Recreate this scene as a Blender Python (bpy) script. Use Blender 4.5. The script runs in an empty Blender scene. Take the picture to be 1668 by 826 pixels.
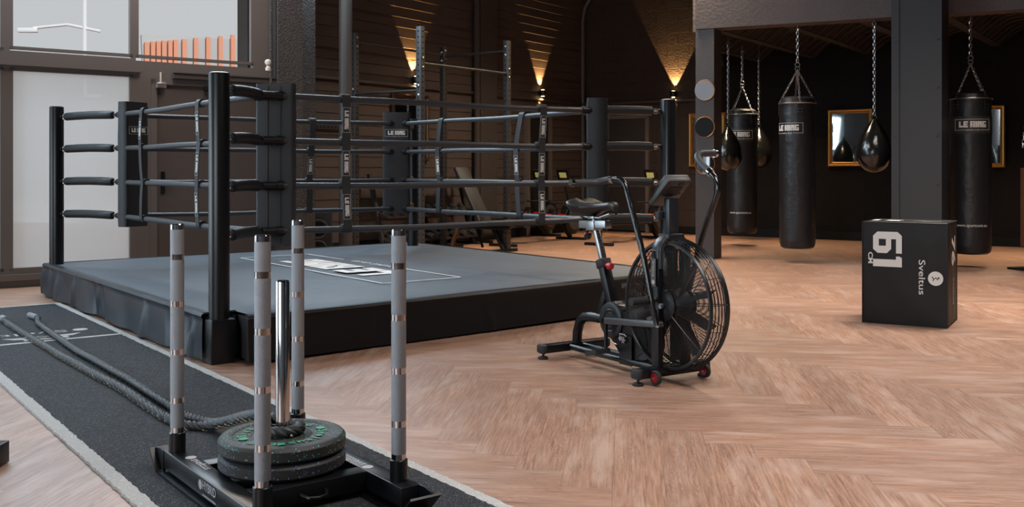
import bpy, math, random
from math import sin, cos, pi, radians as R, hypot, atan2
from mathutils import Vector as V, Matrix as M
random.seed(4)
C = bpy.context.scene
COL = C.collection
F_PX = 1620.0                       # focal length in pixels of the 1668 px wide frame
EYE = 1.15

# ------------------------------------------------------------------ camera
cam = bpy.data.cameras.new('camera'); co = bpy.data.objects.new('camera', cam); COL.objects.link(co)
co.location = (0, 0, EYE); co.rotation_euler = (pi/2, 0, 0)
cam.sensor_fit = 'HORIZONTAL'; cam.sensor_width = 36; cam.lens = 36*F_PX/1668
cam.shift_y = -(413-278)/1668
cam.clip_start = .05; cam.clip_end = 200
C.camera = co
# ------------------------------------------------------------------ world, exposure, lights
w = bpy.data.worlds.new('sky'); C.world = w; w.use_nodes = True
w.node_tree.nodes['Background'].inputs[0].default_value = (.93, .97, 1, 1)
w.node_tree.nodes['Background'].inputs[1].default_value = .6
C.view_settings.view_transform = 'Standard'; C.view_settings.look = 'None'
C.view_settings.exposure = 0; C.view_settings.gamma = 1; C.view_settings.use_curve_mapping = False
C.cycles.max_bounces = 8; C.cycles.diffuse_bounces = 3; C.cycles.glossy_bounces = 4
C.cycles.transparent_max_bounces = 12; C.cycles.caustics_reflective = False; C.cycles.caustics_refractive = False
C.cycles.sample_clamp_indirect = 4; C.cycles.use_denoising = True

def area(name, loc, aim, sx, sy, power, col, spread=180):
    l = bpy.data.lights.new(name, 'AREA'); l.shape = 'RECTANGLE'; l.size = sx; l.size_y = sy
    l.energy = power; l.color = col; l.spread = R(spread)
    o = bpy.data.objects.new(name, l); COL.objects.link(o); o.location = loc
    o.rotation_euler = (V(aim)-V(loc)).to_track_quat('-Z', 'Y').to_euler()
    return o
WN = V((.6, -.8, 0)); U = V((.8, .6, 0)); W_ = V((-.6, .8, 0)); W0 = V((-4.99, 9.70, 0))        # window wall direction, away direction, point on the wall
# daylight of the glazed bays that continue left of the frame
area('daylight_left_bays', W0 - U*7.4 - W_*.25 + V((0, 0, 1.75)), W0 - U*4.4 - W_*6 + V((0, 0, 1.0)), 8.5, 2.9, 520, (.68, .86, 1))
area('high_wall_fill', W0+U*.2+WN*.15+V((0, 0, 4.15)), W0+U*.6+WN*4.2+V((0, 0, 0)), 8.5, 1.4, 620, (.64, .84, 1))  # fill added for floor glare; the wall up here is solid
area('rear_fill', (-5.5, -3.2, 2.6), (0.5, 7, .8), 5.0, 2.6, 300, (.93, .96, 1))  # unseen fill added behind the camera, no opening there
sun = bpy.data.lights.new('sun', 'SUN'); sun.energy = 2.3; sun.angle = R(3); so = bpy.data.objects.new('sun', sun); COL.objects.link(so)
so.rotation_euler = (V((-.6, .8, -.62))).to_track_quat('-Z', 'Y').to_euler()      # lights the street side only
# warm overhead fill lights, added without fixtures
area('overhead_fill', (4.2, 8.2, 4.75), (4.2, 8.2, 0), 2.4, 1.6, 195, (1, .90, .81), 110)
area('overhead_fill', (1.6, 3.0, 4.75), (1.6, 3.0, 0), 3.4, 2.2, 170, (1, .93, .90), 125)
area('overhead_fill', (2.4, 13.4, 4.75), (2.4, 13.4, 0), 1.8, 1.4, 470, (1, .78, .56), 130)
area('overhead_fill', (-2.3, 9.0, 4.75), (-2.3, 9.0, 0), 1.8, 1.4, 120, (1, .84, .74))  # added to brighten the window frames
area('low_fill', (6.9, 13.2, 3.02), (6.9, 13.2, 0), .5, .5, 52, (1, .74, .48), 100)
area('low_fill', (4.0, 15.6, 3.02), (4.0, 15.6, 0), .5, .5, 38, (1, .74, .48), 100)

# ------------------------------------------------------------------ material helpers
def mat(name, col, rough=.5, metal=0, coat=0, spec=.5, noise=0, nscale=20, bump=0, bscale=60, bdist=.002, emit=0):
    m = bpy.data.materials.new(name); m.use_nodes = True
    n = m.node_tree; b = n.nodes['Principled BSDF']
    b.inputs['Base Color'].default_value = (*col, 1); b.inputs['Roughness'].default_value = rough
    b.inputs['Metallic'].default_value = metal; b.inputs['Coat Weight'].default_value = coat
    b.inputs['Specular IOR Level'].default_value = spec
    if emit: b.inputs['Emission Color'].default_value = (*col, 1); b.inputs['Emission Strength'].default_value = emit
    if noise or bump:
        tc = n.nodes.new('ShaderNodeTexCoord')
    if noise:
        t = n.nodes.new('ShaderNodeTexNoise'); t.inputs['Scale'].default_value = nscale; t.inputs['Detail'].default_value = 5
        n.links.new(tc.outputs['Object'], t.inputs['Vector'])
        mx = n.nodes.new('ShaderNodeMix'); mx.data_type = 'RGBA'
        mx.inputs[6].default_value = (*[max(0, c*(1-noise)) for c in col], 1)
        mx.inputs[7].default_value = (*[min(1, c*(1+noise)) for c in col], 1)
        n.links.new(t.outputs['Fac'], mx.inputs[0]); n.links.new(mx.outputs[2], b.inputs['Base Color'])
    if bump:
        t = n.nodes.new('ShaderNodeTexNoise'); t.inputs['Scale'].default_value = bscale; t.inputs['Detail'].default_value = 3
        n.links.new(tc.outputs['Object'], t.inputs['Vector'])
        bp = n.nodes.new('ShaderNodeBump'); bp.inputs['Strength'].default_value = bump; bp.inputs['Distance'].default_value = bdist
        n.links.new(t.outputs['Fac'], bp.inputs['Height']); n.links.new(bp.outputs[0], b.inputs['Normal'])
    return m
class NT:                                                          # tiny node-graph writer
    def __init__(s, m): s.n = m.node_tree; s.b = s.n.nodes['Principled BSDF']
    def add(s, t, **k):
        x = s.n.nodes.new(t)
        for a, v in k.items(): setattr(x, a, v)
        return x
    def put(s, sock, v):
        if isinstance(v, bpy.types.NodeSocket): s.n.links.new(v, sock)
        else: sock.default_value = v
    def math(s, op, a, b=0., c=None, clamp=False):
        x = s.add('ShaderNodeMath', operation=op, use_clamp=clamp); s.put(x.inputs[0], a); s.put(x.inputs[1], b)
        if c is not None: s.put(x.inputs[2], c)
        return x.outputs[0]
    def mix(s, f, a, b, blend='MIX'):
        x = s.add('ShaderNodeMix', data_type='RGBA', blend_type=blend); s.put(x.inputs[0], f); s.put(x.inputs[6], a); s.put(x.inputs[7], b)
        return x.outputs[2]
    def noise(s, vec, scale, detail=4, rough=.5):
        x = s.add('ShaderNodeTexNoise'); s.put(x.inputs['Vector'], vec); x.inputs['Scale'].default_value = scale
        x.inputs['Detail'].default_value = detail; x.inputs['Roughness'].default_value = rough
        return x.outputs['Fac']
    def ramp(s, f, a, b):
        x = s.add('ShaderNodeMapRange'); s.put(x.inputs[0], f); x.inputs[1].default_value = a; x.inputs[2].default_value = b
        return x.outputs[0]
    def comb(s, a, b, c=0.):
        x = s.add('ShaderNodeCombineXYZ'); s.put(x.inputs[0], a); s.put(x.inputs[1], b); s.put(x.inputs[2], c); return x.outputs[0]
    def bump(s, h, strength=.5, dist=.003):
        x = s.add('ShaderNodeBump'); x.inputs['Strength'].default_value = strength; x.inputs['Distance'].default_value = dist
        s.put(x.inputs['Height'], h); s.n.links.new(x.outputs[0], s.b.inputs['Normal'])

# ------------------------------------------------------------------ mesh helpers
class MB:
    def __init__(s): s.v = []; s.f = []; s.mi = []; s.uv = None; s.cur = 0
    def face(s, idx): s.f.append(tuple(idx)); s.mi.append(s.cur)
    def box(s, c, size, rz=0, rot=None, bev=0):
        m = rot if rot is not None else M.Rotation(rz, 3, 'Z')
        c = V(c); h = [a/2 for a in size]
        if bev <= 0:
            b = len(s.v)
            for z in (-1, 1):
                for x, y in ((-1, -1), (1, -1), (1, 1), (-1, 1)): s.v.append(c + m @ V((x*h[0], y*h[1], z*h[2])))
            for q in ((3, 2, 1, 0), (4, 5, 6, 7), (0, 1, 5, 4), (1, 2, 6, 5), (2, 3, 7, 6), (3, 0, 4, 7)): s.face([b+i for i in q])
        else:                                                       # rounded vertical section plus chamfered top and bottom
            bev = min(bev, *[a*.98 for a in h])
            def ring(z, ins):
                b = len(s.v)
                for qx, qy in ((1, 1), (-1, 1), (-1, -1), (1, -1)):
                    a0 = {(1, 1): 0, (-1, 1): 90, (-1, -1): 180, (1, -1): 270}[(qx, qy)]
                    for k in range(4):
                        a = R(a0 + 30*k)
                        s.v.append(c + m @ V((qx*(h[0]-bev) + cos(a)*(bev-ins), qy*(h[1]-bev) + sin(a)*(bev-ins), z)))
                return b
            rr = [ring(-h[2], bev*.7), ring(-h[2]+bev*.3, bev*.2), ring(-h[2]+bev, 0), ring(h[2]-bev, 0), ring(h[2]-bev*.3, bev*.2), ring(h[2], bev*.7)]
            for p, q in zip(rr, rr[1:]):
                for i in range(16): s.face((p+i, p+(i+1) % 16, q+(i+1) % 16, q+i))
            s.face([rr[0]+i for i in range(15, -1, -1)]); s.face([rr[-1]+i for i in range(16)])
        return s
    def beam(s, a, b, w, h, up=(0, 0, 1), bev=0):                  # box from a to b
        a, b = V(a), V(b); d = b-a; L = d.length; d.normalize(); up = V(up)
        if abs(d.dot(up)) > .99: up = V((1, 0, 0))
        y = up.cross(d).normalized(); z = d.cross(y)
        rot = M((d, y, z)).transposed()
        return s.box((a+b)/2, (L, w, h), rot=rot, bev=bev)
    def tube(s, pts, r, n=10, cap=True, closed=False, squash=None):
        pts = [V(p) for p in pts]; N = len(pts); rs = r if isinstance(r, (list, tuple)) else [r]*N
        t0 = (pts[1]-pts[0]).normalized(); up = V((0, 0, 1)) if abs(t0.z) < .9 else V((1, 0, 0))
        u = (up - t0*up.dot(t0)).normalized(); base = []
        for i, p in enumerate(pts):
            if closed: t = (pts[(i+1) % N]-pts[i-1]).normalized()
            elif i == 0: t = t0
            elif i == N-1: t = (pts[i]-pts[i-1]).normalized()
            else: t = ((pts[i+1]-pts[i]).normalized()+(pts[i]-pts[i-1]).normalized())
            if t.length < 1e-6: t = t0
            t.normalize(); u = (u - t*u.dot(t))
            if u.length < 1e-6: u = t.orthogonal()
            u.normalize(); w2 = t.cross(u); base.append(len(s.v))
            for k in range(n):
                a = 2*pi*k/n; s.v.append(p + (u*cos(a)*(squash or 1) + w2*sin(a))*rs[i])
        for i in range(N-1 + (1 if closed else 0)):
            p, q = base[i], base[(i+1) % N]
            for k in range(n): s.face((p+k, p+(k+1) % n, q+(k+1) % n, q+k))
        if cap and not closed:
            s.face([base[0]+k for k in range(n-1, -1, -1)]); s.face([base[-1]+k for k in range(n)])
        return s
    def cyl(s, a, b, r, n=20, r2=None): return s.tube([a, b], [r, r if r2 is None else r2], n)
    def lathe(s, prof, c=(0, 0, 0), n=32, axis='Z', rot=None):     # prof: (r, z) pairs
        c = V(c); m = rot if rot is not None else {'Z': M.Identity(3), 'Y': M.Rotation(-pi/2, 3, 'X'), 'X': M.Rotation(pi/2, 3, 'Y')}[axis]
        base = []
        for r, z in prof:
            base.append(len(s.v))
            for k in range(n):
                a = 2*pi*k/n; s.v.append(c + m @ V((r*cos(a), r*sin(a), z)))
        for p, q in zip(base, base[1:]):
            for k in range(n): s.face((p+k, p+(k+1) % n, q+(k+1) % n, q+k))
        if prof[0][0] > 1e-5: s.face([base[0]+k for k in range(n-1, -1, -1)])
        if prof[-1][0] > 1e-5: s.face([base[-1]+k for k in range(n)])
        return s
    def ring(s, c, r, t, normal, n=40, m=6, a0=0, a1=2*pi):         # torus or arc of wire
        nn = V(normal).normalized(); u = nn.orthogonal().normalized()
        if abs(nn.z) < .99: u = V((0, 0, 1)) - nn*nn.z; u.normalize()
        w2 = nn.cross(u); full = abs(a1-a0-2*pi) < 1e-6
        k = n if full else n+1
        pts = [V(c)+(u*cos(a0+(a1-a0)*i/n)+w2*sin(a0+(a1-a0)*i/n))*r for i in range(k)]
        return s.tube(pts, t, m, closed=full)
    def prism(s, poly, z0, z1):                                     # poly of (x,y)
        n = len(poly); b = len(s.v)
        for z in (z0, z1):
            for x, y in poly: s.v.append(V((x, y, z)))
        s.face([b+i for i in range(n-1, -1, -1)]); s.face([b+n+i for i in range(n)])
        for i in range(n): s.face((b+i, b+(i+1) % n, b+n+(i+1) % n, b+n+i))
        return s
    def quad(s, a, b, c, d):
        k = len(s.v); s.v += [V(a), V(b), V(c), V(d)]; s.face((k, k+1, k+2, k+3)); return s
    def xf(s, m, start=0):                                         # transform what was added since start
        for i in range(start, len(s.v)): s.v[i] = m @ s.v[i]
        return s
    def build(s, name, m, parent=None, smooth=True, world=False, mods=None):
        me = bpy.data.meshes.new(name)
        vs = s.v
        if world and parent is not None:
            inv = parent['_m'] if False else ROOT[parent.name].inverted(); vs = [inv @ v for v in vs]
        me.from_pydata([tuple(v) for v in vs], [], s.f)
        for x in (m if isinstance(m, (list, tuple)) else [m]): me.materials.append(x)
        me.polygons.foreach_set('material_index', s.mi)
        if smooth:
            me.polygons.foreach_set('use_smooth', [True]*len(me.polygons))
        me.update()
        o = bpy.data.objects.new(name, me); COL.objects.link(o)
        if smooth:
            md = o.modifiers.new('edges', 'EDGE_SPLIT'); md.split_angle = R(38)
        if parent is not None:
            o.parent = parent
            ROOT[o.name] = ROOT[parent.name]
        else: ROOT[o.name] = M.Identity(4)
        return o
ROOT = {}
def thing(name, label, cat, loc=(0, 0, 0), rz=0, group=None):
    o = bpy.data.objects.new(name, None); COL.objects.link(o); o.location = loc; o.rotation_euler = (0, 0, rz)
    o.empty_display_size = .1
    o['label'] = label; o['category'] = cat
    if group: o['group'] = group
    ROOT[o.name] = M.Translation(V(loc)) @ M.Rotation(rz, 4, 'Z')
    return o
def tag(o, label, cat, group=None, kind=None):
    o['label'] = label; o['category'] = cat
    if group: o['group'] = group
    if kind: o['kind'] = kind
    return o
def struct(o, label=None):
    o['kind'] = 'structure'
    if label: o['label'] = label
    return o
def copy_tree(o, parent=None):
    c = o.copy(); COL.objects.link(c)
    if parent is not None: c.parent = parent
    for ch in list(o.children): copy_tree(ch, c)
    return c
SUB = [0]
def rect(mb, x0, y0, x1, y1, m, t=.0012):
    n = max(1, int(abs(x1-x0)/SUB[0])) if SUB[0] else 1
    for i in range(n):
        a, b = x0+(x1-x0)*i/n, x0+(x1-x0)*(i+1)/n
        k = len(mb.v); mb.box(((a+b)/2, (y0+y1)/2, t/2), (abs(b-a), abs(y1-y0), t)); mb.xf(m, k)
GL = {'L': [(0, 0, .42, 1), (.42, 0, 1, .3)], 'E': [(0, 0, .42, 1), (.42, 0, 1, .25), (.42, .38, .9, .62), (.42, .75, 1, 1)],
      'R': [(0, 0, .42, 1), (.42, .8, 1, 1), (.66, .45, 1, .8), (.42, .38, .8, .58), (.58, 0, 1, .38)],
      'I': [(0, 0, .45, 1)], 'N': [(0, 0, .42, 1), (.56, 0, 1, 1), (.42, .5, .56, 1)],
      'G': [(0, 0, .42, 1), (.42, 0, 1, .25), (.42, .78, 1, 1), (.64, .25, 1, .55), (.52, .42, .64, .55)]}
def logo(mb, m, h, frame=True, t=.0012):                            # block lettered LE RING in a thin frame, centred, letters h tall
    x = 0; items = []; xs = .665
    for ch in 'LE RING':
        if ch == ' ': x += .4; continue
        wd = .54 if ch == 'I' else 1.10
        for a, b, c, d in GL[ch]: items.append((x+a*1.02, b, x+c*1.02, d))
        x += wd
    W = x-.08
    for a, b, c, d in items: rect(mb, (a-W/2)*h*xs, (b-.5)*h, (c-W/2)*h*xs, (d-.5)*h, m, t)
    if frame:
        fx, f0, f1, lw = W/2*h*xs*1.34, -.95*h, .85*h, .05*h
        rect(mb, -fx, f1-lw, fx, f1, m, t); rect(mb, -fx, f0, -fx+lw, f1, m, t); rect(mb, fx-lw, f0, fx, f1, m, t)
        rect(mb, -fx, f0, -1.15*h, f0+lw, m, t); rect(mb, 1.15*h, f0, fx, f0+lw, m, t)
        text(mb, m, 'BOXING CLUB', .2*h, y=f0-.08*h, x=0, wide=2.0*h, t=t)
    return mb
TXT = {}
def text(mb, m, s, h, x=0, y=0, wide=None, bold=0., t=.0012, align='C'):
    key = (s, bold)
    if key not in TXT:
        cu = bpy.data.curves.new('letters', 'FONT'); cu.body = s; cu.size = 1; cu.offset = bold; cu.resolution_u = 3
        o = bpy.data.objects.new('letters', cu); COL.objects.link(o); bpy.context.view_layer.update()
        dg = bpy.context.evaluated_depsgraph_get(); me = o.evaluated_get(dg).to_mesh()
        TXT[key] = ([v.co.copy() for v in me.vertices], [tuple(p.vertices) for p in me.polygons])
        o.evaluated_get(dg).to_mesh_clear(); bpy.data.objects.remove(o); bpy.data.curves.remove(cu)
    vs, fs = TXT[key]
    x0 = min(v.x for v in vs); x1 = max(v.x for v in vs); sc = h/.7
    sx = sc if wide is None else wide/(x1-x0); cx = (x0+x1)/2 if align == 'C' else x0
    k = len(mb.v)
    for v in vs: mb.v.append(m @ V((x+(v.x-cx)*sx, y+v.y*sc, t)))
    for f in fs: mb.face([k+i for i in f])
    return mb
def frame_m(o, xdir, ydir):                                         # matrix with given x and y directions
    x = V(xdir).normalized(); y = V(ydir).normalized(); z = x.cross(y).normalized()
    m = M((x, y, z)).transposed().to_4x4(); m.translation = V(o); return m
def chain(mb, a, b, L=.042, r=.0038, wd=.011):
    a, b = V(a), V(b); d = b-a; n = max(2, round(d.length/(L*.78))); st = d/n; t = d.normalized(); u = t.orthogonal().normalized(); w2 = t.cross(u)
    for i in range(n):
        c = a+st*(i+.5); s1 = u if i % 2 else w2; pts = []
        for k in range(10):
            an = 2*pi*k/10; e = t*(L/2-wd+ 0)*(1 if cos(an) > 0 else -1) + t*wd*cos(an) + s1*wd*sin(an); pts.append(c+e)
        mb.tube(pts, r, 5, closed=True)
    return mb
def rows_grid(P):                                                   # grid of points -> mesh
    mb = MB(); nx = len(P[0])
    for r in P: mb.v += [V(p) for p in r]
    for i in range(len(P)-1):
        for j in range(nx-1): mb.face((i*nx+j, i*nx+j+1, (i+1)*nx+j+1, (i+1)*nx+j))
    return mb
def floor_pt(px, py, z=0.):
    Y = (EYE-z)*F_PX/(py-278); return V(((px-834)/F_PX*Y, Y, z))
def at(px, py, Y): return V(((px-834)/F_PX*Y, Y, EYE+(278-py)*Y/F_PX))

# ------------------------------------------------------------------ materials
BLACKM = mat('black powder coat', (.0045, .005, .006), .33, spec=.35)
SATIN = mat('black satin post paint', (.005, .0055, .007), .30, spec=.4)
VINYL = mat('black vinyl', (.0065, .007, .008), .48, spec=.35, bump=.25, bscale=14, bdist=.01)
VINYL2 = mat('charcoal vinyl pad', (.014, .0155, .018), .50, spec=.4, bump=.3, bscale=9, bdist=.015)
CANVAS = mat('dark blue grey canvas', (.068, .083, .101), .55, noise=.22, nscale=2.2, bump=.35, bscale=3.5, bdist=.02)
SKIRT = mat('dark slate skirt cloth', (.013, .0175, .025), .42, noise=.1, nscale=4)
SKIRTF = mat('black vinyl skirt', (.0055, .0056, .0062), .45, spec=.25, bump=.4, bscale=3, bdist=.02)
ROPEC = mat('rope cover grey vinyl', (.034, .038, .044), .42, bump=.3, bscale=40)
STRAPM = mat('black webbing', (.018, .020, .023), .6, bump=.3, bscale=200)
WHITE = mat('white print', (.62, .62, .60), .6)
CHROME = mat('chrome', (.50, .49, .49), .10, metal=1)
KNURL = mat('knurled steel', (.30, .31, .33), .5, metal=1)
_k = NT(KNURL); _tc = _k.add('ShaderNodeTexCoord').outputs['Object']
_v = _k.add('ShaderNodeTexVoronoi'); _v.inputs['Scale'].default_value = 470; _k.put(_v.inputs['Vector'], _tc); _k.bump(_v.outputs['Distance'], .9, .0011)
STEEL = mat('galvanised steel', (.45, .45, .46), .3, metal=1)
RUBBER = mat('black rubber', (.010, .010, .011), .7, bump=.4, bscale=300, bdist=.001)
GOLDF = mat('gilded frame', (.40, .20, .045), .38, metal=.75, noise=.25, nscale=30)
MIRR = mat('mirror glass', (.75, .78, .80), .03, metal=1)
RED = mat('red plastic', (.35, .01, .015), .3)
LEATHER = mat('black leather', (.008, .009, .011), .42, bump=.5, bscale=7, bdist=.03)
GLOSSB = mat('glossy black leather', (.006, .006, .006), .2, coat=.3, bump=.4, bscale=7, bdist=.03)
PAINTED = mat('dark grey concrete paint', (.046, .041, .041), .62, bump=.9, bscale=45, bdist=.004)
ROUGHC = mat('rough brown black render', (.042, .034, .031), .75, bump=1, bscale=55, bdist=.02)
FRAMEM = mat('dark brown aluminium frame', (.115, .096, .088), .38, noise=.05, nscale=3)
DOORM = mat('dark brown speckled door', (.078, .062, .056), .5, bump=.3, bscale=150)
PIPEM = mat('brown black painted pipe', (.055, .046, .042), .45)
GREYW = mat('grey plaster', (.11, .11, .115), .8)
WARM = mat('glowing screen', (.40, .38, .12), .4, emit=.35)

def wood_floor():
    m = bpy.data.materials.new('herringbone oak vinyl'); m.use_nodes = True; k = NT(m)
    uv = k.add('ShaderNodeUVMap', uv_map='plank').outputs[0]; sp = k.add('ShaderNodeSeparateXYZ'); k.put(sp.inputs[0], uv)
    u, v = sp.outputs[0], sp.outputs[1]
    rn = k.add('ShaderNodeAttribute', attribute_name='rnd').outputs['Fac']
    off = k.math('MULTIPLY', rn, 57.)
    wide = k.comb(k.math('MULTIPLY', k.math('ADD', u, off), 1.15), k.math('MULTIPLY', v, 5.2), off)
    nz = k.noise(wide, 1.0, 2.5, .55)
    ring = k.math('PINGPONG', k.math('MULTIPLY', nz, 46.), .5)       # contour lines = cathedral grain
    ring = k.ramp(ring, .0, .24); rmask = k.ramp(k.noise(k.comb(k.math('ADD', u, off), k.math('MULTIPLY', v, 3.), 3.), 1.7, 2), .38, .62)
    fine = k.noise(k.comb(k.math('MULTIPLY', k.math('ADD', u, off), 5.), k.math('MULTIPLY', v, 110.), off), 1.0, 5, .7)
    patch = k.noise(k.comb(k.math('ADD', u, off), k.math('MULTIPLY', v, 4.), off), 2.6, 3)
    base = k.mix(k.ramp(fine, .32, .68), (.19, .092, .058, 1), (.46, .27, .178, 1))
    base = k.mix(k.math('MULTIPLY', k.math('MULTIPLY', k.math('SUBTRACT', 1., ring), rmask), .50), base, (.15, .082, .060, 1))
    base = k.mix(k.math('MULTIPLY', k.ramp(patch, .48, .74), .65), base, (.48, .345, .275, 1))
    tone = k.math('ADD', k.math('MULTIPLY', rn, .20), .86)
    base = k.mix(1., base, k.comb(tone, tone, tone), 'MULTIPLY')
    eu = k.math('MINIMUM', u, k.math('SUBTRACT', 1.22, u)); ev = k.math('MINIMUM', v, k.math('SUBTRACT', .19, v))
    e = k.ramp(k.math('MINIMUM', eu, ev), 0., .0022)
    base = k.mix(e, k.mix(.55, base, (.09, .05, .035, 1)), base)
    k.put(k.b.inputs['Base Color'], base)
    k.put(k.b.inputs['Roughness'], k.math('ADD', k.math('MULTIPLY', fine, .14), .36))
    k.b.inputs['Coat Weight'].default_value = .35; k.b.inputs['Coat Roughness'].default_value = .38; k.b.inputs['Coat IOR'].default_value = 1.55
    k.bump(k.math('ADD', k.math('MULTIPLY', fine, .4), e), .35, .0012)
    return m
def block_wall(name, c1, c2, bw, bh, rough=.7):
    m = bpy.data.materials.new(name); m.use_nodes = True; k = NT(m)
    uv = k.add('ShaderNodeUVMap', uv_map='wall').outputs[0]
    b = k.add('ShaderNodeTexBrick'); b.offset = .5; k.put(b.inputs['Vector'], uv); b.inputs['Scale'].default_value = 1
    b.inputs['Brick Width'].default_value = bw; b.inputs['Row Height'].default_value = bh; b.inputs['Mortar Size'].default_value = .006
    b.inputs['Mortar Smooth'].default_value = .4
    n1 = k.noise(uv, 26, 5, .6); n2 = k.noise(uv, 2.2, 3)
    k.put(k.b.inputs['Base Color'], k.mix(n2, c1, c2)); k.b.inputs['Roughness'].default_value = rough; k.b.inputs['Specular IOR Level'].default_value = .15
    k.bump(k.math('ADD', k.math('MULTIPLY', b.outputs['Fac'], -1.), k.math('MULTIPLY', n1, .7)), 1., .012)
    return m
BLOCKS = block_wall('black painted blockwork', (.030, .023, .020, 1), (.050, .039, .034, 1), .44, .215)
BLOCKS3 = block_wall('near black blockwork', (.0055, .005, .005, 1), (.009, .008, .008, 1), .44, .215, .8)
BLOCKS2 = block_wall('grey painted render', (.085, .073, .073, 1), (.115, .102, .104, 1), 40, 1.3, .65)
def turf_mat(name, lo, hi, mid):
    m = bpy.data.materials.new(name); m.use_nodes = True; k = NT(m)
    tc = k.add('ShaderNodeTexCoord').outputs['Object']
    n = k.noise(tc, 170, 3, .8); n2 = k.noise(tc, 5, 3); n3 = k.noise(tc, 60, 2)
    f = k.ramp(k.math('ADD', n, k.math('MULTIPLY', n3, .2)), .66, .74)
    c = k.mix(f, lo, hi); c = k.mix(k.math('MULTIPLY', n2, .35), c, mid)
    k.put(k.b.inputs['Base Color'], c); k.b.inputs['Roughness'].default_value = .85
    k.bump(n, 1., .006); return m
TURF = turf_mat('black turf with pale flecks', (.003, .0035, .005, 1), (.20, .215, .25, 1), (.012, .014, .018, 1))
TURFW = turf_mat('white turf line', (.42, .41, .39, 1), (.78, .77, .75, 1), (.6, .59, .57, 1))
def fleck_mat(name, fc):
    m = bpy.data.materials.new(name); m.use_nodes = True; k = NT(m)
    tc = k.add('ShaderNodeTexCoord').outputs['Object']
    v = k.add('ShaderNodeTexVoronoi'); v.inputs['Scale'].default_value = 110; k.put(v.inputs['Vector'], tc)
    n = k.noise(tc, 22, 2)
    f = k.math('MULTIPLY', k.math('LESS_THAN', v.outputs['Distance'], .2), k.math('GREATER_THAN', n, .47))
    k.put(k.b.inputs['Base Color'], k.mix(f, (.014, .014, .014, 1), fc)); k.b.inputs['Roughness'].default_value = .6
    k.bump(k.noise(tc, 400, 2), .4, .001); return m

# ------------------------------------------------------------------ floor: herringbone planks, one mesh
def make_floor():
    L, W = 1.22, .19; th = R(-6.5); p = V((cos(th), sin(th), 0)); q = V((-sin(th), cos(th), 0)); o = V((0, 5.44, 0))
    vs, fs, uvs, rn = [], [], [], []
    def plank(x, y, along):
        c = [(x, y), (x+L, y), (x+L, y+W), (x, y+W)] if along else [(x, y), (x+W, y), (x+W, y+L), (x, y+L)]
        pts = [o + p*a - q*b for a, b in c]
        cx = sum(t.x for t in pts)/4; cy = sum(t.y for t in pts)/4
        if not (-15 < cx < 16 and -8 < cy < 22): return
        k = len(vs); vs.extend(pts); fs.append((k+3, k+2, k+1, k)); r = random.random()
        uu = [(0, 0), (L, 0), (L, W), (0, W)] if along else [(0, 0), (0, W), (L, W), (L, 0)]
        uvs.extend([uu[3], uu[2], uu[1], uu[0]]); rn.append(r)
    for j in range(-16, 17):
        for i in range(-140, 141):
            x = i*W + j*L; y = i*W - j*L
            if abs(x) > 26 or abs(y) > 26: continue
            plank(x, y, True); plank(x, y+W, False)
    me = bpy.data.meshes.new('floor'); me.from_pydata([tuple(v) for v in vs], [], fs); me.update()
    l = me.uv_layers.new(name='plank'); l.data.foreach_set('uv', [c for t in uvs for c in t])
    a = me.attributes.new('rnd', 'FLOAT', 'FACE'); a.data.foreach_set('value', rn)
    me.materials.append(wood_floor()); ob = bpy.data.objects.new('floor', me); COL.objects.link(ob); return struct(ob)
make_floor()

def wall(name, a, b, z0, z1, m, thick=.25, holes=(), out=None):    # wall between plan points a, b, thickness on the side of `out`, uv in metres
    a, b = V((a[0], a[1], 0)), V((b[0], b[1], 0)); d = (b-a); Lw = d.length; d.normalize(); n = V((-d.y, d.x, 0))
    if out is not None and n.dot(V((out[0], out[1], 0))) < 0: n = -n
    ss = sorted({0, Lw, *[h[0] for h in holes], *[h[1] for h in holes]}); zs = sorted({z0, z1, *[h[2] for h in holes], *[h[3] for h in holes]})
    vs, fs, uv = [], [], []
    def q(p, t):
        k = len(vs); vs.extend(p); fs.append((k, k+1, k+2, k+3)); uv.extend(t)
    for s0, s1 in zip(ss, ss[1:]):
        for c0, c1 in zip(zs, zs[1:]):
            if any(h[0]-1e-4 <= s0 and s1 <= h[1]+1e-4 and h[2]-1e-4 <= c0 and c1 <= h[3]+1e-4 for h in holes): continue
            for off in (0, thick):
                q([a+d*s0+n*off+V((0, 0, c0)), a+d*s1+n*off+V((0, 0, c0)), a+d*s1+n*off+V((0, 0, c1)), a+d*s0+n*off+V((0, 0, c1))],
                  [(s0, c0), (s1, c0), (s1, c1), (s0, c1)])
    def reveal(s0, s1, c0, c1):
        for (sa, ca), (sb, cb) in (((s0, c0), (s1, c0)), ((s1, c0), (s1, c1)), ((s1, c1), (s0, c1)), ((s0, c1), (s0, c0))):
            q([a+d*sa+V((0, 0, ca)), a+d*sb+V((0, 0, cb)), a+d*sb+n*thick+V((0, 0, cb)), a+d*sa+n*thick+V((0, 0, ca))], [(sa, ca), (sb, cb), (sb, cb), (sa, ca)])
    reveal(0, Lw, z0, z1)
    for h in holes: reveal(*h)
    me = bpy.data.meshes.new(name); me.from_pydata([tuple(v) for v in vs], [], fs); me.update()
    l = me.uv_layers.new(name='wall'); l.data.foreach_set('uv', [c for t in uv for c in t]); me.materials.append(m)
    o = bpy.data.objects.new(name, me); COL.objects.link(o); return struct(o)
H = 4.95
B0 = V((1.38, 19.2, 0)); S_ = V((.58, .815, 0)).normalized(); B_ = V((.83, -.557, 0)).normalized()
def wall_s(px, o, d):                                               # distance along a wall line at which an image column meets it
    k = (px-834)/F_PX; return (k*o.y-o.x)/(d.x-k*d.y)
WC = W0 + U*wall_s(446, W0, U)                                      # corner of window wall
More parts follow.
